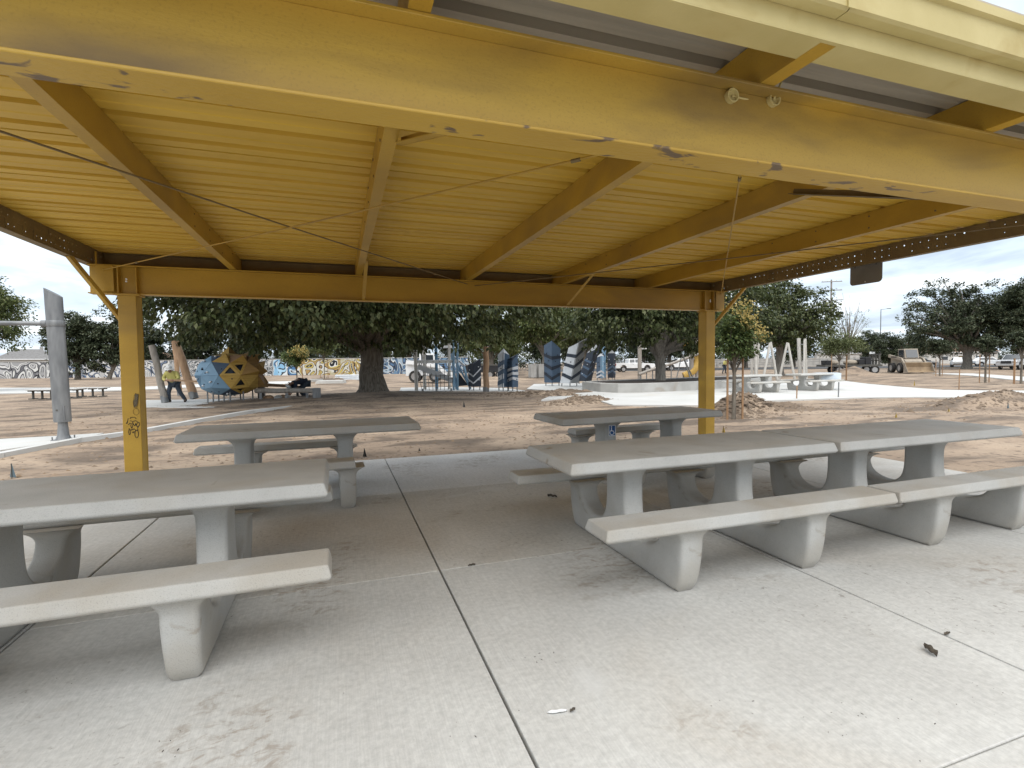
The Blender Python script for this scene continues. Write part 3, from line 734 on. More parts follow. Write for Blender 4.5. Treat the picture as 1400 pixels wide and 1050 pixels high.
# fine grit on the slab: countless crumbs
rs = random.Random(21); mb = MB()
spots = [(G(x, y), s_) for x, y, s_ in ((1150, 985, .16), (1010, 955, .10), (1330, 850, .12), (1090, 760, .15), (640, 1000, .1), (120, 950, .2), (200, 1040, .08), (960, 790, .2), (1230, 1000, .15), (1350, 960, .12), (740, 900, .08), (900, 860, .25))]
for k in range(240):
    if rs.random() < 0.7: c, s_ = rs.choice(spots); x, y = c.x+rs.gauss(0, s_), c.y+rs.gauss(0, s_*0.5)
    else: x, y = rs.uniform(-2.5, 4.5), rs.uniform(0.9, 5.5)
    r_ = rs.choice((0.0008, 0.001, 0.0015, 0.0025)); a = rs.uniform(0, 3.14); L = r_*rs.choice((1, 1.4, 3.5))
    dx, dy = math.cos(a)*L, math.sin(a)*L
    mb.add([(x-dx, y-dy, 0.0015), (x+dy*r_/L, y-dx*r_/L, 0.0018), (x+dx, y+dy, 0.0015), (x-dy*r_/L, y+dx*r_/L, 0.0018), (x, y, 0.0015+r_*0.9)], [(0, 1, 4), (1, 2, 4), (2, 3, 4), (3, 0, 4)])
tag(mb.build('grit', LEAFB), 'dark grit and bits of twig scattered over the concrete', 'grit', kind='stuff')
# ------------------------------------------------------------------ foliage
def leaves_mesh(name, C, D, Nn, L, W, m):
    """C centres, D unit length directions, Nn normals, L lengths, W widths -> folded diamond leaves"""
    n = len(C); S_ = np.cross(D, Nn); S_ /= (np.linalg.norm(S_, axis=1)[:, None]+1e-9)
    Nn = np.cross(S_, D)
    L = L[:, None]; W = W[:, None]
    V = np.empty((n, 4, 3), np.float32)
    V[:, 0] = C - D*L*0.5
    V[:, 1] = C + S_*W*0.5 + Nn*W*0.16 - D*L*0.06
    V[:, 2] = C + D*L*0.5 - Nn*L*0.10
    V[:, 3] = C - S_*W*0.5 + Nn*W*0.16 - D*L*0.06
    me = bpy.data.meshes.new(name); me.vertices.add(n*4); me.vertices.foreach_set('co', V.ravel())
    idx = np.arange(n*4, dtype=np.int32); me.loops.add(n*4); me.loops.foreach_set('vertex_index', idx)
    me.polygons.add(n); me.polygons.foreach_set('loop_start', np.arange(0, n*4, 4, dtype=np.int32))
    me.materials.append(m); me.update(); return me
def unit(a): return a/(np.linalg.norm(a, axis=1)[:, None]+1e-9)
def crown_mesh(name, m, rx, rz, zc, nclump, nleaf, cr, leaf, seed, zmin=-0.6, shell=0.45, droop=0.5, ry=None, lob=0.28, cone=0.0, skirt=0.0, oy=0.0, ox=0.0):
    g = np.random.default_rng(seed); ry = ry or rx
    d = unit(g.normal(size=(nclump*3, 3))); d = d[d[:, 2] > zmin][:nclump]; k = len(d)
    lobes = unit(g.normal(size=(9, 3))); lw = g.uniform(0.5, 1.0, 9)
    bulge = np.max(np.maximum(d@lobes.T, 0)**5*lw, axis=1)
    rad = g.uniform(shell**2, 1, k)**0.5 * (1-lob+lob*1.5*bulge)
    cc = d*rad[:, None]*np.array([rx, ry, rz])
    if cone:
        h = (cc[:, 2]/rz+1)/2; s_ = np.clip(1.25-cone*h*1.15, 0.05, 1.3); cc[:, 0] *= s_; cc[:, 1] *= s_
    if skirt:
        rr_ = np.hypot(cc[:, 0]/rx, cc[:, 1]/ry); cc[:, 2] -= skirt*rr_**2
    cc[:, 2] += zc; cc[:, 1] += oy; cc[:, 0] += ox
    cs = cr*g.uniform(0.6, 1.35, k)
    ci = np.repeat(np.arange(k), nleaf)
    off = unit(g.normal(size=(len(ci), 3)))*(g.uniform(0, 1, len(ci))**0.45)[:, None]
    off[:, 2] *= 0.62
    C = cc[ci] + off*cs[ci][:, None]
    outw = unit(off*0.6 + d[ci]*0.5 + g.normal(size=(len(ci), 3))*0.5)
    D = outw.copy(); D[:, 2] -= droop; D = unit(D)
    Nn = unit(g.normal(size=(len(ci), 3))*0.55 + np.array([0, 0, 1.0]) + outw*0.5)
    L = leaf*g.uniform(0.65, 1.35, len(ci))
    return leaves_mesh(name, C.astype(np.float32), D, Nn, L, L*g.uniform(0.5, 0.75, len(ci)), m), cc
def limbs(mb, base, cc, n, r0, rng_, zsplit, steps=5, sag=0.0):
    idx = rng_.choice(len(cc), size=min(n, len(cc)), replace=False)
    for i in idx:
        e_ = Vector(cc[i]); p0 = Vector((base[0]*0.6, base[1]*0.6, zsplit*rng_.uniform(0.8, 1.05)))
        mid = p0.lerp(e_, 0.45); mid.z += (e_.z-p0.z)*0.12 + 0.12*(e_-p0).length - sag
        pts = []
        for t in np.linspace(0, 1, steps+1):
            q = p0*((1-t)**2)+mid*(2*t*(1-t))+e_*(t*t)
            j = (t*(1-t))*0.25*(e_-p0).length*0.3
            pts.append(q+Vector((rng_.normal()*j, rng_.normal()*j, rng_.normal()*j*0.5)))
        mb.tube(pts, [max(0.012, r0*(1-t*0.88)) for t in np.linspace(0, 1, steps+1)], 7)
def trunk_tube(mb, h, r, rng_, lean=(0, 0), flare=1.5, n=16, wob=0.06):
    pts = []; rad = []
    for t in np.linspace(0, 1, 9):
        pts.append((lean[0]*t+rng_.normal()*wob*r*(0 if t < .05 else 1), lean[1]*t+rng_.normal()*wob*r*(0 if t < .05 else 1), -0.15+t*(h+0.15)))
        rad.append(r*(1+(flare-1)*math.exp(-t*7)) * (1-0.12*t))
    mb.tube(pts, rad, n)
DARKLEAF = leaf_mat('dark_mulberry_leaf', [(0.024, 0.034, 0.011), (0.045, 0.060, 0.019), (0.080, 0.098, 0.032), (0.15, 0.16, 0.075)], 0.5, 0.18)
MIDLEAF = leaf_mat('mid_green_leaf', [(0.040, 0.056, 0.016), (0.068, 0.092, 0.024), (0.115, 0.14, 0.042), (0.17, 0.175, 0.075)], 0.55, 0.25)
DUSKLEAF = leaf_mat('dusky_evergreen_leaf', [(0.022, 0.032, 0.016), (0.040, 0.054, 0.026), (0.072, 0.088, 0.046), (0.11, 0.12, 0.07)], 0.6, 0.15)
OLIVELEAF = leaf_mat('fine_olive_leaf', [(0.065, 0.08, 0.030), (0.105, 0.125, 0.045), (0.16, 0.175, 0.08)], 0.6, 0.25)
LOCLEAF = leaf_mat('pinnate_green_leaf', [(0.045, 0.072, 0.024), (0.08, 0.115, 0.036), (0.135, 0.165, 0.055)], 0.55, 0.25)
BLOOM = leaf_mat('straw_yellow_bloom', [(0.36, 0.27, 0.075), (0.44, 0.34, 0.11), (0.52, 0.42, 0.19)], 0.7, 0.3)

def tree(name, loc, label, cat, trunk_h, trunk_r, crown, lv, bark, seed, nl=14, group=None, zsplit=None, rz=0, flare=1.5, lean=(0, 0), limb_r=None):
    rng_ = np.random.default_rng(seed)
    t = empty(name, (loc[0], loc[1], float(ground_h(loc[0], loc[1]))), rz, label, cat, group)
    me, cc = crown_mesh('crown', lv, seed=seed, **crown)
    mb = MB(); trunk_tube(mb, trunk_h, trunk_r, rng_, lean, flare)
    limbs(mb, lean, cc, nl, limb_r or trunk_r*0.42, rng_, trunk_h*0.93 if zsplit is None else zsplit)
    mb.build('trunk', bark, t, smooth=60)
    obj('crown', me, t); return t
# the great mulberry behind the tables
tree('shade_tree', G(510, 541.5), 'huge dark spreading shade tree with thick furrowed trunk on a mound', 'tree', 2.3, 0.56,
     dict(rx=9.6, ry=7.6, rz=4.1, zc=5.6, nclump=760, nleaf=135, cr=0.9, leaf=0.19, zmin=-0.97, shell=0.35, droop=0.75, lob=0.16, skirt=0.9, oy=-2.6, ox=-1.1), DARKLEAF, BARK, 3, nl=46, flare=1.55, limb_r=0.22)
# tree inside the ring planter
tree('shade_tree', ground_at(903, 29), 'dark broad tree with grey trunk rising from the ring planter', 'tree', 2.0, 0.30,
     dict(rx=6.9, ry=5.5, rz=3.4, zc=4.95, nclump=330, nleaf=95, cr=0.85, leaf=0.22, zmin=-0.95, shell=0.35, droop=0.6, lob=0.22, skirt=0.6), DARKLEAF, BARKL, 5, nl=30, flare=1.3, limb_r=.17)
tree('shade_tree', ground_at(1066, 50), 'broad dark green tree behind the twin log swing frames', 'tree', 3.4, 0.35,
     dict(rx=6.4, ry=5.2, rz=4.5, zc=5.9, nclump=300, nleaf=70, cr=0.9, leaf=0.26, zmin=-0.95, shell=0.3, droop=0.5, lob=0.25), DARKLEAF, BARKL, 8, nl=22)
tree('shade_tree', ground_at(745, 52), 'loose mid green tree behind the chevron climbing walls', 'tree', 2.4, 0.28,
     dict(rx=4.6, ry=4.2, rz=3.2, zc=5.6, nclump=210, nleaf=75, cr=0.8, leaf=0.25, zmin=-0.9, shell=0.3, droop=0.5, lob=0.25), MIDLEAF, BARKL, 9, nl=16)
tree('shade_tree', ground_at(672, 62), 'mid green tree past the brown playground log post', 'tree', 2.2, 0.28,
     dict(rx=5.2, ry=4.4, rz=3.0, zc=5.2, nclump=190, nleaf=70, cr=0.9, leaf=0.28, zmin=-0.9, shell=0.3, droop=0.5, lob=0.25), MIDLEAF, BARKL, 19, nl=16)
tree('shade_tree', ground_at(800, 66), 'dusty green tree filling the gap over the climbing walls', 'tree', 2.2, 0.3,
     dict(rx=5.8, ry=4.6, rz=3.6, zc=5.8, nclump=190, nleaf=70, cr=1.0, leaf=0.30, zmin=-0.9, shell=0.3, droop=0.5, lob=0.25), OLIVELEAF, BARKL, 20, nl=16)
# left side
tree('street_tree', ground_at(-25, 34), 'mid green leafy tree partly outside the picture beyond the swing bar', 'tree', 3.0, 0.26,
     dict(rx=3.3, ry=3.3, rz=3.3, zc=5.4, nclump=150, nleaf=90, cr=0.75, leaf=0.17, zmin=-0.9, shell=0.3, droop=0.4, lob=0.3), MIDLEAF, BARKL, 12, nl=20)
dl = tree('dark_tree', ground_at(106, 66), 'dusky round tree before the graffiti wall beside the steel post', 'tree', 2.0, 0.3,
     dict(rx=3.7, ry=3.6, rz=4.6, zc=4.7, nclump=230, nleaf=70, cr=0.85, leaf=0.27, zmin=-0.95, shell=0.25, droop=0.4, lob=0.25), DUSKLEAF, BARK, 14, nl=14)
dl2 = tree('dark_tree', ground_at(147, 66), 'ragged dark tree with leaning trunk before the graffiti wall', 'tree', 2.0, 0.24,
     dict(rx=3.3, ry=3.0, rz=4.6, zc=5.0, nclump=140, nleaf=62, cr=0.8, leaf=0.30, zmin=-0.95, shell=0.25, droop=0.4, lob=0.4), DUSKLEAF, BARK, 15, nl=18, lean=(.8, 0))
# dark trees standing beyond the graffiti wall
far = [(-60, 108, 1.2, 'past the far left end'), (205, 98, 1.25, 'beyond the leaning log posts'), (268, 100, 1.5, 'straight beyond the spiky play pod'), (335, 96, 1.35, 'beyond the balance log'), (405, 102, 1.5, 'beyond the yellow blooming sapling'),
       (475, 97, 1.4, 'beyond the huge trunk, on its house side'), (560, 100, 1.45, 'beyond the white skid steer'), (625, 108, 1.3, 'beyond the rope net tower'), (690, 100, 1.15, 'beyond the small striped totem'), (515, 118, 1.5, 'hidden mostly by the huge trunk'), (742, 104, 1.2, 'beyond the tall slate totem'), (825, 112, 1.35, 'beyond the row of dark totems'), (915, 110, 1.4, 'beyond the ring planter'), (778, 118, 1.3, 'beyond the widest totem')]
for i, (px, dp, s_, where) in enumerate(far):
    p = ground_at(px, dp)
    copy_tree((dl, dl2)[i % 2], (p.x, p.y, -0.05), i*1.3, 'dusky evergreen tree over the graffiti wall, '+where, scale=s_)
# right side
tree('street_tree', ground_at(1322, 72), 'massive dark spreading tree with pale trunk among the parked cars', 'tree', 2.6, 0.55,
     dict(rx=9.2, ry=7.5, rz=6.2, zc=7.0, nclump=470, nleaf=65, cr=0.95, leaf=0.30, zmin=-1, shell=0.3, droop=0.35, lob=0.42), DUSKLEAF, BARKL, 24, nl=40, limb_r=.25)
tree('conifer_tree', ground_at(1399, 66), 'tall ragged dark conifer beside the massive street tree', 'tree', 9.0, 0.35,
     dict(rx=4.4, ry=4.2, rz=6.4, zc=7.6, nclump=260, nleaf=75, cr=0.85, leaf=0.28, zmin=-1, shell=0.15, droop=0.1, lob=0.4, cone=0.55), DUSKLEAF, BARK, 25, nl=40, zsplit=4.0)
copy_tree(dl, ground_at(1470, 70), 1.0, 'dusky round tree outside the picture beyond the conifer', scale=1.6)
for px, dp, s_, lb in ((1190, 120, 0.95, 'small dark tree on the skyline left of the light pole'), (1216, 58, 0.52, 'small dark bushy tree right beside the loader'), (1250, 130, 1.0, 'low dark tree on the skyline behind the tan loader'),
                       (1020, 95, 1.1, 'dusky tree behind the far block wall'), (1085, 100, 1.2, 'dusky tree rising over the far block wall'), (955, 90, 1.3, 'dusky tree behind the yellow arch'), (880, 96, 1.25, 'dusky tree behind the white pickups')):
    p = ground_at(px, dp); copy_tree(dl, (p.x, p.y, -0.05), px*0.01, lb, scale=s_)
# bare thin tree
rng_ = np.random.default_rng(31)
bt = empty('bare_tree', ground_at(1160, 64), 0, 'thin bare twiggy tree in front of the utility pole', 'tree')
mb = MB(); trunk_tube(mb, 3.0, 0.16, rng_)
d = unit(rng_.normal(size=(70, 3))); d = d[d[:, 2] > -0.1]
cc = d*rng_.uniform(0.5, 1, (len(d), 1))*np.array([3.4, 2.6, 4.6]) + np.array([0, 0, 6.0])
limbs(mb, (0, 0), cc, 55, 0.05, rng_, 3.0)
mb.build('trunk', BARKL, bt, smooth=60)
me, _ = crown_mesh('crown', OLIVELEAF, rx=2.8, rz=3.2, zc=5.4, nclump=60, nleaf=10, cr=0.5, leaf=0.14, seed=2, zmin=-0.4); obj('crown', me, bt)

# young staked trees
def young_tree(p, label, h, r_, seed, m=LOCLEAF, bloom=True, stakes=((-0.32, 0.0), (0.30, 0.05)), stake_h=1.7, leaf=0.085, dens=1.0, trunk=0.035, zc=None):
    rng_ = np.random.default_rng(seed); t = empty('young_tree', (p.x, p.y, float(ground_h(p.x, p.y))-0.02), 0, label, 'tree', 'young staked trees')
    zc = zc or h*0.72; rz_ = h-zc
    me, cc = crown_mesh('crown', m, rx=r_, rz=rz_, zc=zc, nclump=int(95*dens), nleaf=48, cr=r_*0.26, leaf=leaf, seed=seed, zmin=-0.9, shell=0.15, droop=0.25, lob=0.5)
    mb = MB(); mb.tube([(0, 0, -0.1), (0.02, 0.01, h*0.35), (0, 0.02, zc)], [trunk*1.25, trunk, trunk*0.7], 9); limbs(mb, (0, 0), cc, 20, trunk*0.5, rng_, zc*0.62)
    mb.build('trunk', BARK, t, smooth=60); obj('crown', me, t)
    if bloom:
        up_ = cc[np.argsort(-(cc[:, 2]+0.8*cc[:, 0]-0.9*cc[:, 1]))[:int(11*dens)]]
        n = len(up_)*60; ci = np.repeat(np.arange(len(up_)), 60)
        Cn = up_[ci]*1.04 + rng_.normal(size=(n, 3))*r_*0.13
        D_ = unit(rng_.normal(size=(n, 3)) + np.array([0, 0, .4])); N_ = unit(rng_.normal(size=(n, 3)) + np.array([0, 0, .6]))
        obj('blossom', leaves_mesh('blossom', Cn.astype(np.float32), D_, N_, np.full(n, leaf*0.9), np.full(n, leaf*0.5), BLOOM), t)
    for sx, sy_ in stakes:
        s_ = MB().cyl((sx, sy_, -0.3), (sx*1.02, sy_, stake_h), 0.028, 0.026, 9).build('stake', STAKE, t, smooth=50)
        MB().tube([(sx, sy_, stake_h*0.86), (sx*0.5, sy_*.5+0.03, stake_h*0.84), (0.0, 0.045, stake_h*0.85)], 0.008, 6).build('tie', BLACK, t)
    return t
young_tree(G(1003, 570), 'young green tree with straw yellow blossom staked beside the right yellow column', 2.98, 0.78, 41, trunk=0.045, stakes=((-0.16, 0.05), (0.24, -0.05)), stake_h=1.75, leaf=0.085, dens=0.95, zc=2.2)
young_tree(G(406, 530), 'young tree with straw yellow blossom staked beyond the balance log', 3.0, 1.1, 42, leaf=0.12, stakes=((.35, 0),))
young_tree(ground_at(443, 44), 'plain green young tree left of the huge furrowed trunk', 3.7, 1.5, 43, MIDLEAF, False, leaf=0.14)
young_tree(G(1147, 519.5), 'spreading light green young tree on stakes behind the plastic wrapped table', 3.6, 2.0, 44, OLIVELEAF, False, ((-0.6, 0.1), (0.55, -.1), (1.0, .2)), 1.9, 0.12, 1.2)
young_tree(ground_at(1285, 44), 'round dark young tree on stakes between loader and white car', 3.6, 1.15, 45, DUSKLEAF, False, ((-0.5, 0), (0.5, 0.1)), 1.5, 0.13, 1.2, trunk=.05)
young_tree(G(1347, 522), 'upright dark young tree with slim trunk between two tall stakes', 3.35, 0.62, 46, DUSKLEAF, False, ((-0.55, 0), (0.55, 0.1)), 1.75, 0.10, 1.3, trunk=0.05)
young_tree(G(1396, 523.5), 'dark young tree at the picture edge with three stakes', 3.5, 0.8, 47, DUSKLEAF, False, ((-0.6, 0), (-0.10, 0.3), (0.5, 0)), 1.5, 0.11, 1.2, trunk=0.05)
# lone survey stakes
for px, py, h, lb in ((1311, 531, 1.0, 'lone thin wooden stake standing by the white path'), (1089, 545, 0.55, 'short leaning wooden post on a small footing before the wrapped table'), (1146, 543, 0.65, 'thin steel rod standing on the white path')):
    p = G(px, py); s_ = MB().cyl((0, 0, -0.2), (0.02, 0, h), 0.022, n=8).build('survey_stake', STAKE if px != 1146 else STEEL, None, (p.x, p.y, float(ground_h(p.x, p.y))))
    tag(s_, lb, 'stake')

# far-off woods along the skyline: one uncountable mass each
def far_wood(name, px0, px1, dep0, dep1, h, n, seed, m, label):
    g = np.random.default_rng(seed); Cs = []
    for k in range(n):
        t = g.uniform(); px = px0+(px1-px0)*t; p_ = ground_at(px, dep0+(dep1-dep0)*t+g.uniform(-4, 4)); hh = h*(0.55+0.45*math.sin(t*37+seed)**2)*g.uniform(0.1, 1.0)
        Cs.append((p_.x, p_.y, hh))
    Cs = np.array(Cs); ci = np.repeat(np.arange(n), 46); k = len(ci)
    off = unit(g.normal(size=(k, 3)))*(g.uniform(0, 1, k)**0.5)[:, None]*1.25
    C = Cs[ci]+off; C[:, 2] = np.maximum(C[:, 2], 0.05)
    D = unit(off+g.normal(size=(k, 3))*0.5-np.array([0, 0, .4])); Nn = unit(g.normal(size=(k, 3))*0.6+np.array([0, -0.2, 1.0]))
    L = 0.42*g.uniform(0.6, 1.3, k)
    tag(obj(name, leaves_mesh(name, C.astype(np.float32), D, Nn, L, L*0.7, m)), label, 'woods', kind='stuff')
far_wood('far_wood', 420, 1010, 122, 126, 7.0, 620, 5, DUSKLEAF, 'dark band of distant trees beyond the street')
far_wood('far_hedge', 1000, 1460, 185, 160, 5.5, 420, 6, DUSKLEAF, 'low dark band of distant trees on the right skyline')
far_wood('wall_hedge', 150, 480, 104, 100, 6.0, 420, 7, DUSKLEAF, 'dark hedge growing behind the graffiti wall')
# ------------------------------------------------------------------ steel swing frame at the left
p = G(87, 601)
sw = empty('swing_frame', (p.x, p.y, 0), R(0), 'galvanised steel swing frame post with slanted top and cross bar', 'swing')
def swing_post(dx, par):
    n = 28; rx, ry = 0.150, 0.12; mb = MB(); vs = []
    tilt = lambda z: -0.022*(z-0.35)
    for z in (0.37, 0.40, 1.2, 2.0, 2.6, None):
        for k in range(n):
            t = 2*math.pi*k/n; x, y = rx*math.cos(t), ry*math.sin(t)
            zz_ = z if z is not None else 3.02 - 0.62*x
            s_ = 0.97 if z == 0.37 else 1
            vs.append((dx+x*s_+tilt(zz_), y*s_, zz_))
    fs = [(i*n+k, i*n+(k+1) % n, (i+1)*n+(k+1) % n, (i+1)*n+k) for i in range(5) for k in range(n)] + [tuple(reversed(range(n))), tuple(range(5*n, 6*n))]
    mb.add(vs, fs); po = mb.build('post', STEEL, par, smooth=40)
    MB().lathe([(0.130, 0.012), (0.098, 0.10), (0.082, 0.30), (0.082, 0.375)], (dx, 0, 0), 16).build('foot', STEEL, po, smooth=40)
    MB().box(dx-0.16, dx+0.16, -0.15, 0.15, 0.001, 0.013).build('base_plate', STEEL, po, bevel=0.003)
    for sx in (-1, 1):
        for sy_ in (-1, 1): MB().cyl((dx+sx*.138, sy_*.12, 0.013), (dx+sx*.138, sy_*.12, 0.075), 0.014, n=6).build('anchor_bolt', STEEL, po)
    mb = MB(); vs = []
    for z, g_ in ((2.33, 1.055), (2.335, 1.075), (2.445, 1.075), (2.45, 1.055)):
        for k in range(n):
            t = 2*math.pi*k/n; vs.append((dx+rx*g_*math.cos(t)+tilt(z), ry*g_*math.sin(t), z))
    mb.add(vs, [(i*n+k, i*n+(k+1) % n, (i+1)*n+(k+1) % n, (i+1)*n+k) for i in range(3) for k in range(n)]); mb.build('clamp_collar', STEEL, po, smooth=40)
    MB().box(dx+0.07, dx+0.085, -0.120, -0.09, 0.42, 0.70).build('cover_strip', STEEL, po)
    MB().cyl((dx-0.04, -0.13, 0.62), (dx-0.04, -0.105, 0.62), 0.018, n=8).build('bolt', DARKSTEEL, po)
    return po
swing_post(0, sw); swing_post(-4.4, sw)
MB().cyl((-4.4+0.13, 0, 2.40), (-0.255, 0, 2.385), 0.045, n=16).build('cross_bar', STEEL, sw, smooth=40)
MB().cyl((-0.275, 0, 2.385), (-0.19, 0, 2.385), 0.07, n=16).build('bar_flange', STEEL, sw, smooth=40)

# ------------------------------------------------------------------ spiky play pod
pb = G(308, 552); PODY = 1.15
pod = empty('play_pod', (pb.x, pb.y+1.05, 0), R(-8), 'faceted play pod, pale blue one side and spiky yellow timber the other', 'playground pod')
bm = bmesh.new(); bmesh.ops.create_icosphere(bm, subdivisions=2, radius=1.0)
bm.faces.ensure_lookup_table()
SX, SY, SZ = 1.26, 1.18, 0.90; ZP = 1.12
rs = random.Random(12)
core = MB().ball((0, 0, ZP), SX*0.90, SY*0.90, SZ*0.90, 16, 10).build('dark_core', NAVY, pod)  # added core, navy colour stands in for shade behind gaps and openings
for f in bm.faces:
    c = f.calc_center_median().normalized()
    tri = []
    for v in f.verts:
        q = v.co.normalized(); x = q.x; s_ = 1.0
        tri.append(Vector((q.x*SX, q.y*SY, math.copysign(abs(q.z)**0.8, q.z)*SZ+ZP)))
    n_ = (tri[1]-tri[0]).cross(tri[2]-tri[0]).normalized(); cen = (tri[0]+tri[1]+tri[2])/3
    if n_.dot(cen-Vector((0, 0, ZP))) < 0: n_ = -n_; tri.reverse()
    if min(t_.z for t_ in tri) < 0.24: tri = [Vector((t_.x, t_.y, max(t_.z, 0.26))) for t_ in tri]
    a = [cen+(t_-cen)*0.975 for t_ in tri]
    mb = MB()
    s_ = c.x*0.9 + c.z*0.25 - 0.13
    name = 'panel'
    if s_ < -0.20: m_ = BLUE if rs.random() < 0.85 else BLUE2
    elif s_ < -0.02: m_ = rs.choice((BLUE, SLATE, NAVY))
    elif s_ < 0.22: m_ = rs.choice((OCHRE, GREYP2, OCHRE, OCHRE))
    else: m_ = rs.choice((OCHRE, OCHRE, OCHRE, OCHRE2, GREYP2))
    spike = (s_ > 0.42 and rs.random() < 0.75) or (c.z > 0.5 and s_ > -0.1 and rs.random() < 0.7) or (s_ > .2 and rs.random() < .12)
    if spike:
        ap = cen + n_*rs.uniform(0.2, 0.5) + (a[rs.randrange(3)]-cen)*0.55
        inn = [q-n_*0.05 for q in a]
        mb.add(a+[ap]+inn, [(0, 1, 3), (1, 2, 3), (6, 5, 4), (0, 4, 5, 1), (1, 5, 6, 2), (2, 6, 4, 0)]); mb.f.append((2, 0, 3)); mb.mi.append(1); name = 'spike_panel'
        m_ = [rs.choice((OCHRE, OCHRE, OCHRE2)), rs.choice((OCHRE2, OCHRE2, OCHRE, STAKE))]
    elif s_ > 0.1 and rs.random() < 0.30:
        inn2 = [cen+(q-cen)*0.55 for q in a]; dn = [q-n_*0.06 for q in a]; dn2 = [q-n_*0.06 for q in inn2]
        vs = a+inn2+dn+dn2; fs = []
        for k in range(3):
            j = (k+1) % 3; fs += [(k, j, 3+j, 3+k), (3+k, 3+j, 9+j, 9+k), (6+j, 6+k, 9+k, 9+j), (k, 6+k, 6+j, j)]
        mb.add(vs, fs); name = 'porthole_panel'; m_ = OCHRE
    else:
        dn = [q-n_*0.05 for q in a]; mb.add(a+dn, [(0, 1, 2), (5, 4, 3), (0, 3, 4, 1), (1, 4, 5, 2), (2, 5, 3, 0)])
    po = mb.build(name, m_, pod)
    if not spike and name == 'panel':
        for q in range(1):
            u_, v_ = rs.uniform(.15, .5), rs.uniform(.15, .45); h = a[0].lerp(a[1], u_).lerp(a[2], v_)+n_*0.002
            if s_ < 0.1: MB().cyl(h, h+n_*0.008, 0.03, n=7).build('bolt_hole', NAVY, po)
    if s_ < -0.1 and not spike and rs.random() < 0.6:
        h = cen + n_*0.025 + (a[0]-cen)*0.3; MB().ball(h, 0.05, 0.05, 0.035, 8, 6).build('climbing_hold', rs.choice((WHITE, WHITE, NAVY)), po, smooth=60)
bm.free()
for x, y in ((-0.85, -0.45), (-0.5, -0.75), (-0.7, 0.5), (0.25, -0.8), (0.75, -0.55), (0.95, 0.2), (0.2, 0.8), (-0.15, -0.4)):
    MB().cyl((x*.85, y*.85, 0.0), (x*.85, y*.85, 0.55), 0.03, n=10).build('leg', STEEL, pod)

# ------------------------------------------------------------------ log posts, balance log
def log_post(px0, py0, px1, py1, r_, m, label, foot=True, top_slant=0.1):
    a = G(px0, py0); dp = (np.array(a)-CAMP)@fw; b = AT(px1, py1, dp)
    t = empty('log_post', (a.x, a.y, 0), 0, label, 'log post', 'playground log posts')
    d = Vector(b)-a; n = 7; pts = [d*(k/n) + Vector((math.sin(k*1.7)*0.02, math.cos(k*2.1)*0.02, 0)) for k in range(n+1)]
    pts[0] = d*0.06; mb = MB(); mb.tube(pts, [r_*1.06]*2+[r_]*(n-2)+[r_*0.93], 12); mb.build('log', m, t, smooth=50)
    if foot:
        f_ = MB().cyl((0, 0, 0.0), d*0.12, r_*1.08, r_*1.12, 12); f_.build('steel_foot', STEEL, t, smooth=40)
    return t
log_post(226, 550.5, 208, 472, 0.13, WOODGREY, 'leaning weathered grey log post left of the worker')
log_post(246, 541, 238, 466, 0.11, WOODTAN, 'short peeled tan log post directly behind the worker')
log_post(266, 545, 240, 467, 0.17, WOODTAN, 'thick leaning tan log post against the blue pod side')
log_post(664.5, 536.5, 664.5, 474, 0.15, WOODTAN, 'upright brown log post between the chevron panels')
bl = empty('balance_log', G(395, 549), R(0), 'horizontal grey balance log on steel stands behind the spiky pod', 'balance log')
A_ = G(350, 549) - bl.location; B_ = G(436, 549.5) - bl.location
A_.z = 0.45; B_.z = 0.46
mb = MB(); mb.tube([A_.lerp(B_, k/6)+Vector((0, 0, 0.012*math.sin(k*2))) for k in range(7)], 0.10, 12); mb.build('log', WOODGREY, bl, smooth=50)
for k in (0.08, 0.5, 0.82, 0.97):
    q = A_.lerp(B_, k); w_ = 0.05 if k < .9 else 0.15
    MB().box(q.x-w_, q.x+w_, q.y-w_, q.y+w_, 0.0, 0.44 if k < .9 else 0.56).build('stand', STEEL, bl, bevel=0.005)
ml = empty('loose_log', G(385, 545), 0, 'slim peeled tan log lying along the balance log', 'log')
q0 = Vector((-1.0, 0.35, 0.66)); q1 = Vector((0.75, 0.25, 0.50)); mb = MB(); mb.tube([q0, q0.lerp(q1, .5), q1], [0.075, 0.07, 0.055], 10); mb.build('log', WOODTAN, ml, smooth=50)
MB().box(-0.98, -0.72, 0.1, 0.6, 0.0, 0.60).build('trestle', DARKSTEEL, ml, bevel=0.02); MB().box(0.6, .7, .15, .35, 0, .455).build('trestle', DARKSTEEL, ml, bevel=.02)
tb = empty('tool_bag', G(377, 548), 0, 'heap of tan rags and tools under the balance log', 'bag')
for k in range(7): MB().ball((random.Random(k).uniform(-.45, .45), random.Random(k+9).uniform(-.1, .2), 0.12), 0.17, 0.14, 0.13, 8, 6).build('rag', (WOODTAN, STAKE, PAD)[k % 3], tb)

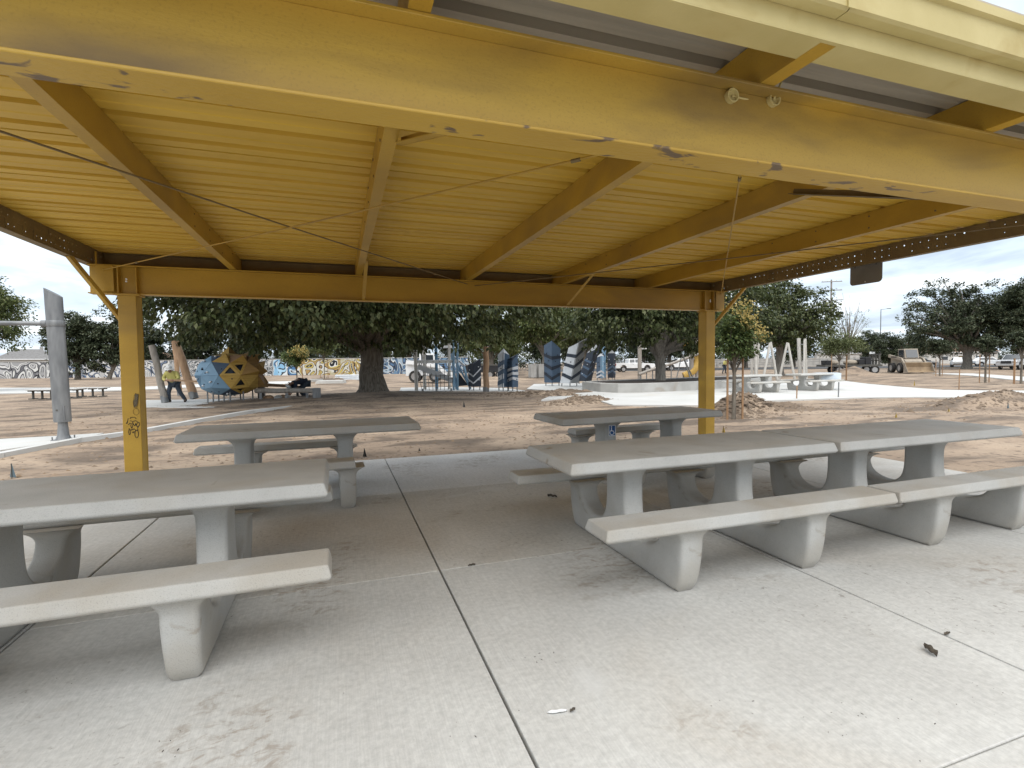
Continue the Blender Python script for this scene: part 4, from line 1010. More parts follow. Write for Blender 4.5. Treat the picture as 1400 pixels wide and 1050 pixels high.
# ------------------------------------------------------------------ faceted totem walls with chevron stripes
def totem(px, py, h, w, c1, c2, stripes, label, slant=(0.75, 1.0, 0.8), lean=0.0, rot=0.0, tip=None, dep=0.45):
    p = G(px, py); t = empty('climbing_totem', (p.x, p.y, 0), R(-20+rot), label, 'climbing wall', 'chevron climbing walls')
    z0 = 0.20; A = Vector((-w/2, dep*0.6, z0)); B = Vector((0.0, -dep*0.4, z0)); Cc = Vector((w/2, dep*0.6, z0))
    top = [Vector((lean, 0, 0))+Vector((q.x, q.y, z0+(h-z0)*s_)) for q, s_ in zip((A, B, Cc), slant)]
    def panel(bo, bi, ti, to, name, m):
        n_ = (bi-bo).cross(to-bo).normalized(); 
        if n_.y > 0: n_ = -n_
        mb = MB(); vs = [bo, bi, ti, to]; vs += [v-n_*0.05 for v in vs]
        mb.add(vs, [(0, 1, 2, 3), (7, 6, 5, 4), (0, 4, 5, 1), (1, 5, 6, 2), (2, 6, 7, 3), (3, 7, 4, 0)]); o = mb.build(name, m, t)
        return n_, o
    for side, (bo, bi, ti, to, m) in enumerate(((A, B, top[1], top[0], c1), (Cc, B, top[1], top[2], c2))):
        n_, o = panel(bo, bi, ti, to, 'panel', m)
        def fpt(u, v): return (bo.lerp(bi, u)).lerp(to.lerp(ti, u), v)
        for (v0, dv, th, sm) in stripes:
            va, vb = v0+dv, v0        # outer edge, ridge edge
            q = [fpt(0, va), fpt(1, vb), fpt(1, vb+th), fpt(0, va+th)]
            if max(va, vb)+th > 0.985 or min(va, vb) < 0: continue
            q = [x+n_*0.004 for x in q]; mb = MB(); vs = q+[x+n_*0.014 for x in q]
            mb.add(vs, [(3, 2, 1, 0), (4, 5, 6, 7), (0, 1, 5, 4), (1, 2, 6, 5), (2, 3, 7, 6), (3, 0, 4, 7)]); mb.build('stripe', sm, o)
        for u, v in ((0.3, 0.25), (0.6, 0.55), (0.35, 0.75)):
            q = fpt(u, v)+n_*0.02; MB().ball(q, 0.04, 0.04, 0.035, 7, 5).build('climbing_hold', NAVY if m in (GREYP, GREYP2, BLUE2, SLATE) else GREYP, o)
    mb = MB(); vs = [A, Cc, top[2], top[0]]; vs = [v+Vector((0, 0.01, 0)) for v in vs]+[v+Vector((0, 0.05, 0)) for v in vs]
    mb.add(vs, [(0, 1, 2, 3), (7, 6, 5, 4), (0, 4, 5, 1), (1, 5, 6, 2), (2, 6, 7, 3), (3, 7, 4, 0)]); mb.build('back_panel', c1, t)
    if tip is not None:
        mb = MB(); ap = top[1]+Vector((0, 0.1, h*0.10)); mb.add([top[0]+Vector((0, 0, .004)), top[1]+Vector((0, 0, .004)), top[2]+Vector((0, 0, .004)), ap], [(0, 1, 3), (1, 2, 3), (2, 0, 3), (2, 1, 0)]); mb.build('cap_panel', tip, t)
    for q in (A, B, Cc):
        qq = q*0.8; MB().cyl((qq.x, qq.y+0.05, 0.0), (qq.x, qq.y+0.05, 0.24), 0.03, n=8).build('foot', STEEL, t)
    return t
ST = lambda m, dv=0.12, vs=(0.12, 0.36, 0.60), th=0.09: [(v, dv, th, m) for v in vs]
totem(648, 533.5, 1.75, 0.72, NAVY, NAVY, ST(GREYP, 0.20, (0.12, 0.42), 0.06), 'navy totem with grey chevrons and slanted top beside the blue frame', (0.78, 0.82, 1.0), rot=-4)
totem(688, 534.5, 2.05, 0.60, GREYP, SLATE, ST(SLATE, -0.08, (0.12, 0.40, 0.66), 0.13), 'pale grey totem with slanted blue bands beside the brown log', (0.95, 1.0, 0.92), lean=0.05, tip=GREYP)
totem(701, 534.5, 2.05, 0.58, SLATE, SLATE, ST(GREYP, -0.12, (0.30, 0.48, 0.66), 0.10), 'blue totem with three slanted white bands and navy tip', (0.8, 0.75, 0.95), tip=NAVY)
totem(755, 527.5, 2.86, 1.05, SLATE, SLATE, ST(NAVY, 0.16, (0.06, 0.30, 0.55), 0.08), 'tall slate blue totem with dark diagonal bands', (0.9, 1.0, 0.82), rot=-6, dep=.55)
totem(779, 528.5, 2.95, 1.15, GREYP, GREYP2, ST(NAVY, 0.13, (0.08, 0.36, 0.62), 0.085), 'widest totem, leaning pale grey with dark navy chevrons', (0.80, 0.9, 1.0), lean=0.55, dep=.6)
totem(800, 525, 2.85, 0.95, NAVY, NAVY, ST(SLATE, 0.16, (0.10, 0.34, 0.56), 0.07), 'leaning black totem with slate chevrons and pale tip', (0.72, 0.8, 1.0), lean=0.65, tip=GREYP)
totem(821.5, 520.5, 2.15, 0.60, SLATE, BLUE, ST(GREYP, -0.10, (0.10, 0.28), 0.08), 'small slate and pale blue totem with grey tip', (0.85, 0.9, 0.9), tip=GREYP)
totem(826.5, 519.5, 2.9, 0.35, BLUE, BLUE2, ST(NAVY, 0.1, (0.4, 0.65), 0.06), 'slender pale blue totem behind the small slate one', (1, .95, 1), tip=GREYP)
totem(837, 520, 2.35, 0.62, NAVY, NAVY, ST(SLATE, -0.14, (0.26, 0.44), 0.08), 'dark navy totem with pointed grey cap beside the white pickup', (0.92, 0.92, 0.92), tip=GREYP2)
# triangular blue frame of the net tower side
fr = empty('triangle_climber', G(635, 533), R(-20), 'open pale blue triangular climber leaning on the navy totem', 'climber')
for nm, a, b, m in (('rail', (-0.45, 0, 0.05), (-0.72, 0.2, 2.05), BLUE), ('rail', (0.35, 0.1, 0.05), (-0.70, 0.2, 2.0), BLUE), ('rail', (-0.72, 0.2, 2.0), (0.05, -.1, 1.35), GREYP), ('rail', (0.25, 0.5, 0.05), (-0.15, .4, 1.8), BLUE2), ('rail', (-0.15, 0.4, 1.8), (0.15, 0, 0.6), BLUE)):
    MB().bar(a, b, 0.10, 0.10).build(nm, m, fr, bevel=0.01)
mb = MB(); mb.add([(-0.44, 0.03, 0.2), (0.2, 0.1, 0.25), (-0.35, 0.15, 1.0), (-0.44, 0.06, 0.2), (0.2, 0.13, 0.25), (-0.35, 0.18, 1.0)], [(0, 1, 2), (5, 4, 3), (0, 3, 4, 1), (1, 4, 5, 2), (2, 5, 3, 0)]); mb.build('infill_panel', NAVY, fr)

# ------------------------------------------------------------------ rope net tower
nt = empty('net_tower', G(598, 533.5), R(-14), 'weathered timber climbing tower with rope net and pale rails', 'climbing tower')
dn = (np.array(nt.location)-CAMP)@fw
W_ = 1.15; D_ = 1.3
for x, y, h, m, r_ in ((-W_, -0.1, 2.25, PALEWOOD, 0.10), (W_*0.80, -0.1, 2.78, BLUE, 0.06), (W_*0.98, 0.0, 2.6, BLUE, 0.07), (-W_*0.7, D_, 2.6, PALEWOOD, 0.10), (W_*0.55, D_, 2.7, PALEWOOD, 0.08), (-.1, D_*.8, 2.6, BLUE2, .09)):
    MB().cyl((x, y, 0.0), (x*1.02, y, h), r_, r_*0.94, 12).build('post', m, nt, smooth=40)
MB().box(-W_-0.05, W_*1.05, -0.06, 0.0, 1.52, 1.70).build('rail_board', WHITE, nt, bevel=.01)
MB().box(-W_*0.75, W_*0.9, D_-0.05, D_+0.02, 2.40, 2.54).build('rail_board', WHITE, nt, bevel=.01)
for k in range(6): MB().cyl((-W_+0.25+k*0.35, -0.085, 1.60), (-W_+0.25+k*0.35, -0.062, 1.60), 0.02, n=6).build('bolt', DARKSTEEL, nt)
rope = MB()
na, nb = Vector((-W_+0.05, -0.05, 1.45)), Vector((W_*0.78, -0.05, 1.45)); fa, fb_ = Vector((-W_+0.35, -0.75, 0.05)), Vector((W_*0.72, -0.75, 0.05))
for k in range(9):
    t = k/8; rope.tube([na.lerp(nb, t), na.lerp(nb, t).lerp(fa.lerp(fb_, t), .5)+Vector((0.02, 0.05, -0.05)), fa.lerp(fb_, t)], 0.016, 5)
for k in range(1, 7):
    t = k/7; rope.tube([na.lerp(fa, t), na.lerp(fa, t).lerp(nb.lerp(fb_, t), .5)+Vector((0, 0.05, -0.05)), nb.lerp(fb_, t)], 0.014, 5)
rope.build('rope_net', DARKSTEEL, nt)
for x in (-0.75, 0.0, 0.8): MB().box(x-0.05, x+0.05, -0.80, -0.70, 0.0, 0.13).build('net_anchor', STEEL, nt)
MB().bar((-W_+0.1, -0.2, 1.35), (W_*0.75, -.3, 0.55), 0.03, 0.30).build('sway_board', GREYP, nt)

# ------------------------------------------------------------------ ring planter
loop = [(12.35, 24.6), (12.2, 22.3), (12.6, 21.3), (13.7, 20.95), (15.6, 21.1), (17.5, 21.55), (20.3, 22.4), (23.5, 23.6), (26.0, 25.2), (27.0, 26.8), (26.4, 28.0), (24.5, 28.2), (21.5, 27.4), (18.5, 26.5), (15.6, 26.2), (13.6, 25.7)]
rp = empty('ring_planter', (19, 24.5, 0), 0, 'low grey concrete ring planter wall round the broad tree', 'planter')
def offset(lp, d):
    o_ = []; n = len(lp)
    for i in range(n):
        a, b, c = Vector(lp[i-1]), Vector(lp[i]), Vector(lp[(i+1) % n]); t = (c-a).normalized(); o_.append((b.x-t.y*d, b.y+t.x*d))
    return o_
inn = offset(loop, 0.38); n = len(loop); vs = []
ctr = Vector((21, 29))
for lp, z in ((loop, -0.1), (loop, 0.44), (inn, 0.44), (inn, -0.1)): vs += [(x-19, y-24.5, z) for x, y in lp]
fs = [(r_*n+k, r_*n+(k+1) % n, ((r_+1) % 4)*n+(k+1) % n, ((r_+1) % 4)*n+k) for r_ in range(4) for k in range(n)]
MB().add(vs, fs).build('wall', CONC, rp, bevel=0.02)
MULCH = mat('dark_mulch', (0.06, 0.042, 0.03), (0.03, 0.022, 0.017), 6, 0.95, bump=0.8, bscale=12)
mb = MB().prism([(x-19, y-24.5) for x, y in offset(loop, 0.385)], 'z', 0.1, 0.40); mb.build('mulch', MULCH, rp)

# ------------------------------------------------------------------ yellow arch, slanted log rails and posts
ar = empty('arch_climber', ground_at(944, 42), R(-18), 'curved ochre yellow arch climber behind the ring planter', 'climber')
pts = [Vector((-0.95+1.55*math.sin(R(a)), 0, 1.62-1.42*math.cos(R(a)))) for a in np.linspace(14, 178, 16)]
mb = MB(); mb.tube(pts, [0.20]*16, 12, flat=1.6); mb.build('arch', OCHRE, ar, smooth=40)
MB().tube([(-0.85, 0, 3.05), (-1.3, 0, 3.08), (-1.45, 0, 2.85)], 0.13, 10).build('arch_end', OCHRE, ar, smooth=40)
for x in (-0.6, 0.1, 0.45): MB().cyl((x, 0, 0), (x, 0, 0.45 if x < 0 else 1.0), 0.04, n=8).build('stand', STEEL, ar)
MB().cyl((0.6, 0.2, 0), (0.6, 0.2, 3.2), 0.13, 0.12, 12).build('log_upright', WOODGREY, ar, smooth=40)
MB().box(0.2, 2.2, .2, .26, 2.75, 2.83).build('cross_rail', PAD, ar)
def rail(px0, py0, px1, py1, dep, label, r_=0.11, legs=3):
    a, b = AT(px0, py0, dep), AT(px1, py1, dep+1.0); a, b = Vector(a), Vector(b); o_ = Vector(((a.x+b.x)/2, (a.y+b.y)/2, 0))
    t = empty('log_rail', o_, 0, label, 'log rail'); mb = MB(); mb.tube([a-o_, (a-o_).lerp(b-o_, .5), b-o_], r_, 10); mb.build('log', WOODGREY, t, smooth=40)
    for k in range(legs):
        q = (a-o_).lerp(b-o_, (k+0.3)/legs); MB().cyl((q.x, q.y, 0), (q.x, q.y, q.z), 0.045, n=8).build('leg', STEEL, t)
rail(873, 512, 898, 502.5, 40, 'short weathered log rail rising toward the planter tree')
rail(910, 500, 985, 473, 41, 'long weathered log rail sloping up behind the yellow arch')
for px, py, h, lb in ((874.5, 521, 3.1, 'tall weathered square post with short arm behind the planter'), (945.5, 518, 2.2, 'pale post behind the sloping log rail')):
    p = ground_at(px, 42); t = empty('timber_post', p, R(-20), lb, 'post'); MB().box(-0.14, 0.14, -.14, .14, 0, h).build('post', WOODGREY, t, bevel=.02); MB().box(0.1405, 0.7, -.05, .05, h-0.6, h-0.5).build('arm', PAD, t)
bb = empty('sawhorse_board', ground_at(942, 33), 0, 'white angled board brace leaning behind the planter wall', 'brace')
MB().bar((-0.5, 0, 1.95), (0.15, 0.1, 0.45), 0.08, 0.04).build('board', PAD, bb); MB().bar((-0.3, 0.3, 1.9), (0.75, .3, 0.0), 0.08, 0.04).build('board', WOODGREY, bb); MB().bar((-0.45, .15, 1.9), (-0.9, .2, 0.0), 0.06, 0.04).build('board', PAD, bb)

# ------------------------------------------------------------------ two log swing frames behind the far tables
def log_frame(px, dep, label, mir=1):
    p = ground_at(px, dep); t = empty('log_swing_frame', p, R(-35), label, 'swing frame', 'log swing frames')
    for a, b, r_ in (((-0.62*mir, 0, 0), (-0.50*mir, 0, 3.05), 0.10), ((-0.30*mir, 0.35, 0), (-0.12*mir, 0.2, 3.1), 0.14), ((0.15*mir, 0, 0), (0.62*mir, 0.1, 2.75), 0.09), ((1.15*mir, 0.3, 0), (0.66*mir, .1, 2.8), 0.09), ((-0.36*mir, -.4, 0), (-0.42*mir, -0.2, 2.95), 0.09)):
        MB().cyl(a, b, r_, r_*0.9, 10).build('log', PALEWOOD, t, smooth=40)
    MB().cyl((-0.5*mir, 0.02, 2.6), (-.14*mir, .2, 2.65), .035, n=8).build('tie_rod', STEEL, t)
    return t
log_frame(1040, 37, 'log swing frame behind the pale table by the slim young tree', 1)
log_frame(1090, 38, 'log swing frame behind the plastic wrapped table', -1)
# plastic wrapped end of the far table
wr = empty('plastic_wrap', (*G(1130, 532)[:2], 0), R(-38), 'bluish plastic sheet wrapped on the far table end', 'wrap')
PLW = mat('bluish_plastic_film', (0.50, 0.57, 0.64), (0.62, 0.67, 0.70), 5, 0.25)
mb = MB(); mb.add([(-0.55, -0.46, 0.82), (0.52, -0.46, 0.82), (0.52, 0.46, 0.825), (-0.55, 0.46, 0.825), (-0.55, -0.49, 0.50), (0.5, -0.52, 0.47), (0.56, 0.47, 0.5)], [(0, 1, 2, 3), (0, 4, 5, 1), (1, 5, 6, 2)])
o = mb.build('film', PLW, wr); so = o.modifiers.new('solid', 'SOLIDIFY'); so.thickness = 0.004

# low slatted benches on the far left path
def low_bench(px, py, label, L=1.25, rz=-20):
    t = empty('low_bench', (*G(px, py)[:2], -0.03), R(rz), label, 'bench', 'low benches on the far dirt')
    for k in range(4): MB().box(-L/2, L/2, -0.24+k*0.122, -0.24+k*0.122+0.112, 0.44, 0.49).build('slat', PAD, t, bevel=.004)
    for x in (-L*0.36, 0.0, L*0.36):
        MB().box(x-0.035, x+0.035, -0.04, 0.04, 0.0, 0.438).build('leg', DARKSTEEL, t, bevel=.01); MB().box(x-0.10, x+0.10, -0.16, .16, 0.002, 0.05).build('foot', DARKSTEEL, t); MB().box(x-0.08, x+0.08, -0.2, .2, 0.38, 0.436).build('bracket', DARKSTEEL, t)
    return t
low_bench(58, 545, 'low pale slatted bench left of the steel swing post')
low_bench(94, 543.5, 'low pale slatted bench half hidden by the steel swing post')
low_bench(127, 541.5, 'long low pale slatted bench right of the steel swing post', 1.5)
# ------------------------------------------------------------------ people
def skin_mesh(verts, edges, radii, m, sub=2, smooth=True):
    me = bpy.data.meshes.new('sk'); me.from_pydata([tuple(v) for v in verts], edges, [])
    o = bpy.data.objects.new('sk', me); COL.objects.link(o)
    sm = o.modifiers.new('skin', 'SKIN'); sm.use_smooth_shade = smooth
    for i, r_ in enumerate(radii):
        d_ = me.skin_vertices[0].data[i]; d_.radius = (r_, r_) if isinstance(r_, float) else r_; d_.use_root = (i == 0)
    s_ = o.modifiers.new('sub', 'SUBSURF'); s_.levels = sub; s_.render_levels = sub
    dg = bpy.context.evaluated_depsgraph_get(); out_ = bpy.data.meshes.new_from_object(o.evaluated_get(dg))
    bpy.data.objects.remove(o); bpy.data.meshes.remove(me)
    out_.materials.clear(); out_.materials.append(m); out_.shade_smooth(); return out_
SKIN = mat('skin', (0.33, 0.185, 0.125), None, rough=0.55)
HIVIS = mat('hi_vis_yellow_cloth', (0.56, 0.51, 0.17), (0.47, 0.43, 0.14), 7, 0.85, bump=0.2, bscale=14)
NAVYCL = mat('navy_cloth', (0.022, 0.030, 0.050), (0.03, 0.04, 0.065), 7, 0.9)
JEANS = mat('dark_denim', (0.035, 0.046, 0.062), (0.05, 0.065, 0.085), 8, 0.9)
BOOT = mat('brown_boot', (0.05, 0.035, 0.025), None, rough=0.8); HAT = mat('white_hard_hat', (0.75, 0.75, 0.73), None, rough=0.3)
def person(loc, rz, J, top_mat, label, hat=True):
    """J: joints (x right, y forward, z up) in metres"""
    t = empty('person', loc, rz, label, 'person')
    V = {k: Vector(v) for k, v in J.items()}
    names = ['pelvis', 'waist', 'chest', 'neck', 'headb', 'head'] + [a+s_ for s_ in 'LR' for a in ('sh', 'el', 'wr', 'pa', 'hip', 'kn', 'an', 'toe')]
    rad = dict(pelvis=0.135, waist=0.125, chest=0.145, neck=0.058, headb=0.075, head=0.092, sh=0.07, el=0.045, wr=0.032, pa=0.036, hip=0.09, kn=0.06, an=0.042, toe=0.035)
    ed = [('pelvis', 'waist'), ('waist', 'chest'), ('chest', 'neck'), ('neck', 'headb'), ('headb', 'head')]
    for s_ in 'LR': ed += [('chest', 'sh'+s_), ('sh'+s_, 'el'+s_), ('el'+s_, 'wr'+s_), ('wr'+s_, 'pa'+s_), ('pelvis', 'hip'+s_), ('hip'+s_, 'kn'+s_), ('kn'+s_, 'an'+s_), ('an'+s_, 'toe'+s_)]
    vs = [V[n_] for n_ in names]; es = [(names.index(a), names.index(b)) for a, b in ed]
    key = lambda n_: n_ if n_ in rad else n_[:-1]
    rr = [rad[key(n_)] for n_ in names]
    # five fingers on each hand
    for s_ in 'LR':
        pa, wr_ = V['pa'+s_], V['wr'+s_]; d_ = (pa-wr_).normalized(); sd_ = d_.cross(Vector((0, 0, 1))); sd_ = sd_.normalized() if sd_.length > .1 else Vector((1, 0, 0)); dn_ = d_.cross(sd_).normalized()
        for k, L in enumerate((0.055, 0.075, 0.082, 0.074, 0.058)):
            if k == 0: b = wr_.lerp(pa, .55)+sd_*0.03; m_ = b+sd_*0.03+d_*0.03; e_ = m_+d_*0.035
            else: b = pa+sd_*(0.045-0.022*k)*1.1; m_ = b+d_*L*0.6; e_ = m_+(d_*0.5+dn_*0.7).normalized()*L*0.5
            i = len(vs); vs += [m_, e_]; rr += [0.0095, 0.0085]; es += [(names.index('pa'+s_), i), (i, i+1)]
    body = skin_mesh(vs, es, rr, SKIN)
    # face: nose, brow and ears joined to the body mesh
    h, hb = V['head'], V['headb']; ux = (h-hb).normalized(); fwd = Vector((0, 1, 0)); fwd = (fwd-ux*fwd.dot(ux)).normalized(); sx = fwd.cross(ux)
    bm = bmesh.new(); bm.from_mesh(body)
    mid = hb.lerp(h, 0.55)
    for c, s_ in ((mid+fwd*0.10-ux*0.005, 0.018), (mid+sx*0.088, 0.022), (mid-sx*0.088, 0.022), (mid+fwd*0.075-ux*0.085, 0.03)):
        bmesh.ops.create_uvsphere(bm, u_segments=8, v_segments=6, radius=s_, matrix=Matrix.Translation(c))
    bm.to_mesh(body); bm.free(); body.shade_smooth()
    bo = obj('body', body, t)
    for q in (-1, 1): MB().ball(mid+fwd*0.088+sx*0.033*q+ux*0.025, 0.010, nu=8, nv=6).build('eye', BLACK, bo)
    MB().ball(mid+fwd*0.092-ux*0.048, 0.022, 0.008, 0.006, 8, 5).build('mouth', STAKE, bo)
    nm = ['waist', 'pelvis', 'chest', 'neck'] + [a+s_ for s_ in 'LR' for a in ('sh', 'el', 'wr')]
    nv = [V[n_].copy() for n_ in nm]; nv[3] = V['chest'].lerp(V['neck'], 0.75); nv[1] = V['waist'].lerp(V['pelvis'], 0.55)
    for s_ in 'LR': i = nm.index('wr'+s_); nv[i] = V['el'+s_].lerp(V['wr'+s_], 0.9)
    ne = [(nm.index(a), nm.index(b)) for a, b in [('pelvis', 'waist'), ('waist', 'chest'), ('chest', 'neck')] + [(x+s_, y+s_) for s_ in 'LR' for x, y in (('sh', 'el'), ('el', 'wr'))] + [('chest', 'sh'+s_) for s_ in 'LR']]
    nr = [{'waist': 0.165, 'pelvis': 0.165, 'chest': 0.185, 'neck': 0.085}.get(n_, {'sh': 0.098, 'el': 0.072, 'wr': 0.058}.get(n_[:-1], .1)) for n_ in nm]
    obj('jacket', skin_mesh(nv, ne, nr, top_mat), t)
    nm = ['pelvis'] + [a+s_ for s_ in 'LR' for a in ('hip', 'kn', 'an')]
    nv = [V[n_].copy() for n_ in nm]
    ne = [(0, 1), (1, 2), (2, 3), (0, 4), (4, 5), (5, 6)]; nr = [0.165, 0.118, 0.085, 0.075, 0.118, 0.085, 0.075]
    obj('trousers', skin_mesh(nv, ne, nr, JEANS), t)
    for s_ in 'LR':
        a, b = V['an'+s_], V['toe'+s_]; d_ = (b-a); d_.z = 0; d_.normalize()
        mb = MB(); mb.tube([a-d_*0.07+Vector((0, 0, -a.z+0.05)), a+Vector((0, 0, -a.z+0.06)), a+d_*0.1+Vector((0, 0, -a.z+0.052)), a+d_*0.19+Vector((0, 0, -a.z+0.04))], [0.042, 0.052, 0.05, 0.034], 10); mb.tube([a+Vector((0, 0, -a.z+.05)), a+Vector((0, 0, 0.06))], [0.055, 0.058], 10)
        mb.build('boot', BOOT, t, smooth=60)
    if hat:
        mb = MB(); n = 16; vs = []; fs = []
        for r_, z in ((0.150, 0.018), (0.150, 0.030), (0.122, 0.035), (0.118, 0.075), (0.095, 0.115), (0.05, 0.138), (0.004, 0.144)):
            for k in range(n):
                a = 2*math.pi*k/n; ex = 1.16 if math.sin(a) > 0.4 and r_ > .14 else 1.0
                vs.append(mid+ux*(z+0.015)+sx*(r_*math.cos(a))+fwd*(r_*math.sin(a)*ex))
        fs = [(i*n+k, i*n+(k+1) % n, (i+1)*n+(k+1) % n, (i+1)*n+k) for i in range(6) for k in range(n)]
        mb.add(vs, fs); mb.build('hard_hat', HAT, t, smooth=50)
    return t
p = G(238, 550)
W1 = dict(pelvis=(0, -0.05, 0.82), waist=(0.0, 0.0, 0.98), chest=(0.0, 0.10, 1.17), neck=(0.0, 0.20, 1.30), headb=(0, 0.25, 1.34), head=(0.0, 0.30, 1.43),
          shL=(-0.20, 0.13, 1.21), elL=(-0.30, 0.16, 0.97), wrL=(-0.10, 0.36, 0.93), paL=(-0.02, 0.40, 0.93), shR=(0.20, 0.13, 1.21), elR=(0.33, 0.20, 1.00), wrR=(0.22, 0.42, 0.90), paR=(0.15, 0.47, 0.90),
          hipL=(-0.10, -0.03, 0.78), knL=(-0.17, 0.06, 0.43), anL=(-0.20, -0.04, 0.09), toeL=(-0.23, 0.12, 0.04), hipR=(0.10, -0.03, 0.78), knR=(0.26, 0.05, 0.44), anR=(0.42, -0.05, 0.09), toeR=(0.47, 0.10, 0.04))
person((p.x, p.y, 0), R(168), {k: (-v[0], v[1], v[2]) for k, v in W1.items()}, HIVIS, 'stooping person in yellow hi-vis jacket, jeans and white hard hat')
hb = MB(); hb.bar((-0.12, -0.42, 0.95), (0.95, -0.60, 0.86), 0.05, 0.07); hbo = hb.build('timber_batten', WOODTAN, None, (p.x+0.05, p.y, 0.0)); tag(hbo, 'tan timber batten held at waist height by the hi-vis person', 'batten')
p = G(408, 545.5)
W2 = dict(pelvis=(0, -0.35, 0.72), waist=(0.0, -0.18, 0.80), chest=(0.0, 0.12, 0.78), neck=(0.0, 0.30, 0.70), headb=(0, 0.36, 0.66), head=(0.0, 0.42, 0.58),
          shL=(-0.19, 0.16, 0.74), elL=(-0.26, 0.22, 0.48), wrL=(-0.14, 0.36, 0.26), paL=(-0.10, 0.40, 0.19), shR=(0.19, 0.16, 0.74), elR=(0.26, 0.22, 0.48), wrR=(0.14, 0.36, 0.26), paR=(0.10, 0.40, 0.19),
          hipL=(-0.10, -0.33, 0.68), knL=(-0.18, -0.05, 0.42), anL=(-0.16, -0.28, 0.09), toeL=(-0.18, -0.12, 0.04), hipR=(0.10, -0.33, 0.68), knR=(0.18, -0.05, 0.42), anR=(0.16, -0.28, 0.09), toeR=(0.18, -0.12, 0.04))
person((p.x, p.y+0.3, 0), R(110), W2, NAVYCL, 'person in navy shirt and white hard hat bending low behind the balance log')
p = ground_at(985, 60)
W3 = {k: (v[0], v[1]*0.4, v[2]*1.16) for k, v in W1.items()}
person((p.x+.6, p.y, -0.03), R(200), W3, HIVIS, 'distant person in yellow hi-vis beside the right yellow column')

# ------------------------------------------------------------------ graffiti wall and houses
def mural(name, base, c1, c2, c3, sc, seed):
    m = bpy.data.materials.new(name); m.use_nodes = True; n, l = m.node_tree.nodes, m.node_tree.links; b = n['Principled BSDF']; b.inputs['Roughness'].default_value = 0.8
    tc_ = n.new('ShaderNodeTexCoord'); mp = n.new('ShaderNodeMapping'); mp.inputs['Location'].default_value = (seed*3.1, 0, seed*1.7); l.new(tc_.outputs['Object'], mp.inputs[0])
    w = n.new('ShaderNodeTexNoise'); w.inputs['Scale'].default_value = sc*0.36; w.inputs['Detail'].default_value = 0.6; w.inputs['Distortion'].default_value = 2.2
    l.new(mp.outputs[0], w.inputs['Vector'])
    r1 = n.new('ShaderNodeValToRGB'); r1.color_ramp.interpolation = 'CONSTANT'; els = r1.color_ramp.elements
    K = (0.015, 0.015, 0.018); WH = (0.62, 0.62, 0.60)
    els[0].position = 0; els[0].color = (*base, 1); els[1].position = 0.30; els[1].color = (*K, 1)
    for p_, c in ((0.33, c1), (0.39, K), (0.41, c2), (0.455, WH), (0.475, K), (0.50, c3), (0.545, K), (0.56, c1), (0.60, WH), (0.62, K), (0.65, c2), (0.71, base)): e_ = els.new(p_); e_.color = (*c, 1)
    l.new(w.outputs[0], r1.inputs[0])
    nz = n.new('ShaderNodeTexNoise'); nz.inputs['Scale'].default_value = 0.55; nz.inputs['Detail'].default_value = 3; l.new(mp.outputs[0], nz.inputs['Vector'])
    mr = n.new('ShaderNodeMapRange'); mr.inputs[1].default_value = 0.36; mr.inputs[2].default_value = 0.40; l.new(nz.outputs[0], mr.inputs[0])
    mx = n.new('ShaderNodeMix'); mx.data_type = 'RGBA'; mx.inputs[6].default_value = (*base, 1); l.new(mr.outputs[0], mx.inputs[0]); l.new(r1.outputs[0], mx.inputs[7]); l.new(mx.outputs[2], b.inputs['Base Color']); return m
GR = (0.30, 0.30, 0.30)
murals = [(-120, 70, 8, mural('mural_silver', GR, (0.42, 0.42, 0.42), (0.60, 0.60, 0.58), (0.12, 0.12, 0.13), 0.75, 1)), (70, 118, 0, mural('mural_blue_grey', (0.24, 0.26, 0.30), (0.10, 0.17, 0.30), (0.35, 0.37, 0.40), (0.05, 0.06, 0.09), 0.9, 2)),
          (118, 232, 0, mural('mural_pale', (0.42, 0.42, 0.41), (0.55, 0.55, 0.55), (0.62, 0.62, 0.6), (0.14, 0.18, 0.26), 0.8, 3)), (232, 374, 0, mural('mural_grey_letters', (0.38, 0.38, 0.37), (0.14, 0.15, 0.16), (0.50, 0.50, 0.49), (0.30, 0.32, 0.33), 1.6, 4)),
          (374, 406, 0, mural('mural_sky_blue', (0.22, 0.42, 0.60), (0.35, 0.55, 0.70), (0.62, 0.66, 0.68), (0.06, 0.15, 0.3), 0.8, 5)), (406, 500, 0, mural('mural_yellow', (0.42, 0.38, 0.25), (0.48, 0.37, 0.11), (0.52, 0.50, 0.42), (0.36, 0.24, 0.09), 1.0, 6)),
          (500, 640, 0, mural('mural_blue', (0.13, 0.22, 0.32), (0.08, 0.15, 0.26), (0.30, 0.38, 0.45), (0.04, 0.07, 0.12), 1.1, 7))]
wa, wb = Vector((-58, 101.5, 0)), Vector((22, 78.5, 0))
wd = (wb-wa).normalized(); wo = empty('graffiti_wall', ((wa.x+wb.x)/2, (wa.y+wb.y)/2, 0), math.atan2(wd.y, wd.x), 'long low block wall covered in grey, blue and yellow graffiti', 'wall')
def wall_s(px):   # where a pixel column meets the wall line
    d_ = ray(px, 500); nrm = Vector((-wd.y, wd.x, 0)); k = nrm.dot(wa)/(d_[0]*nrm.x+d_[1]*nrm.y); q = Vector((d_[0]*k, d_[1]*k, 0)); return (q-wo.location).dot(wd)
for a, b, _, m in murals:
    MB().box(wall_s(a)+.01, wall_s(b)-.01, -0.1, 0.1, -0.1, 2.45).build('mural_panel', m, wo)
MB().box(wall_s(-120), wall_s(640), -0.14, 0.14, 2.452, 2.55).build('coping', CONC, wo)
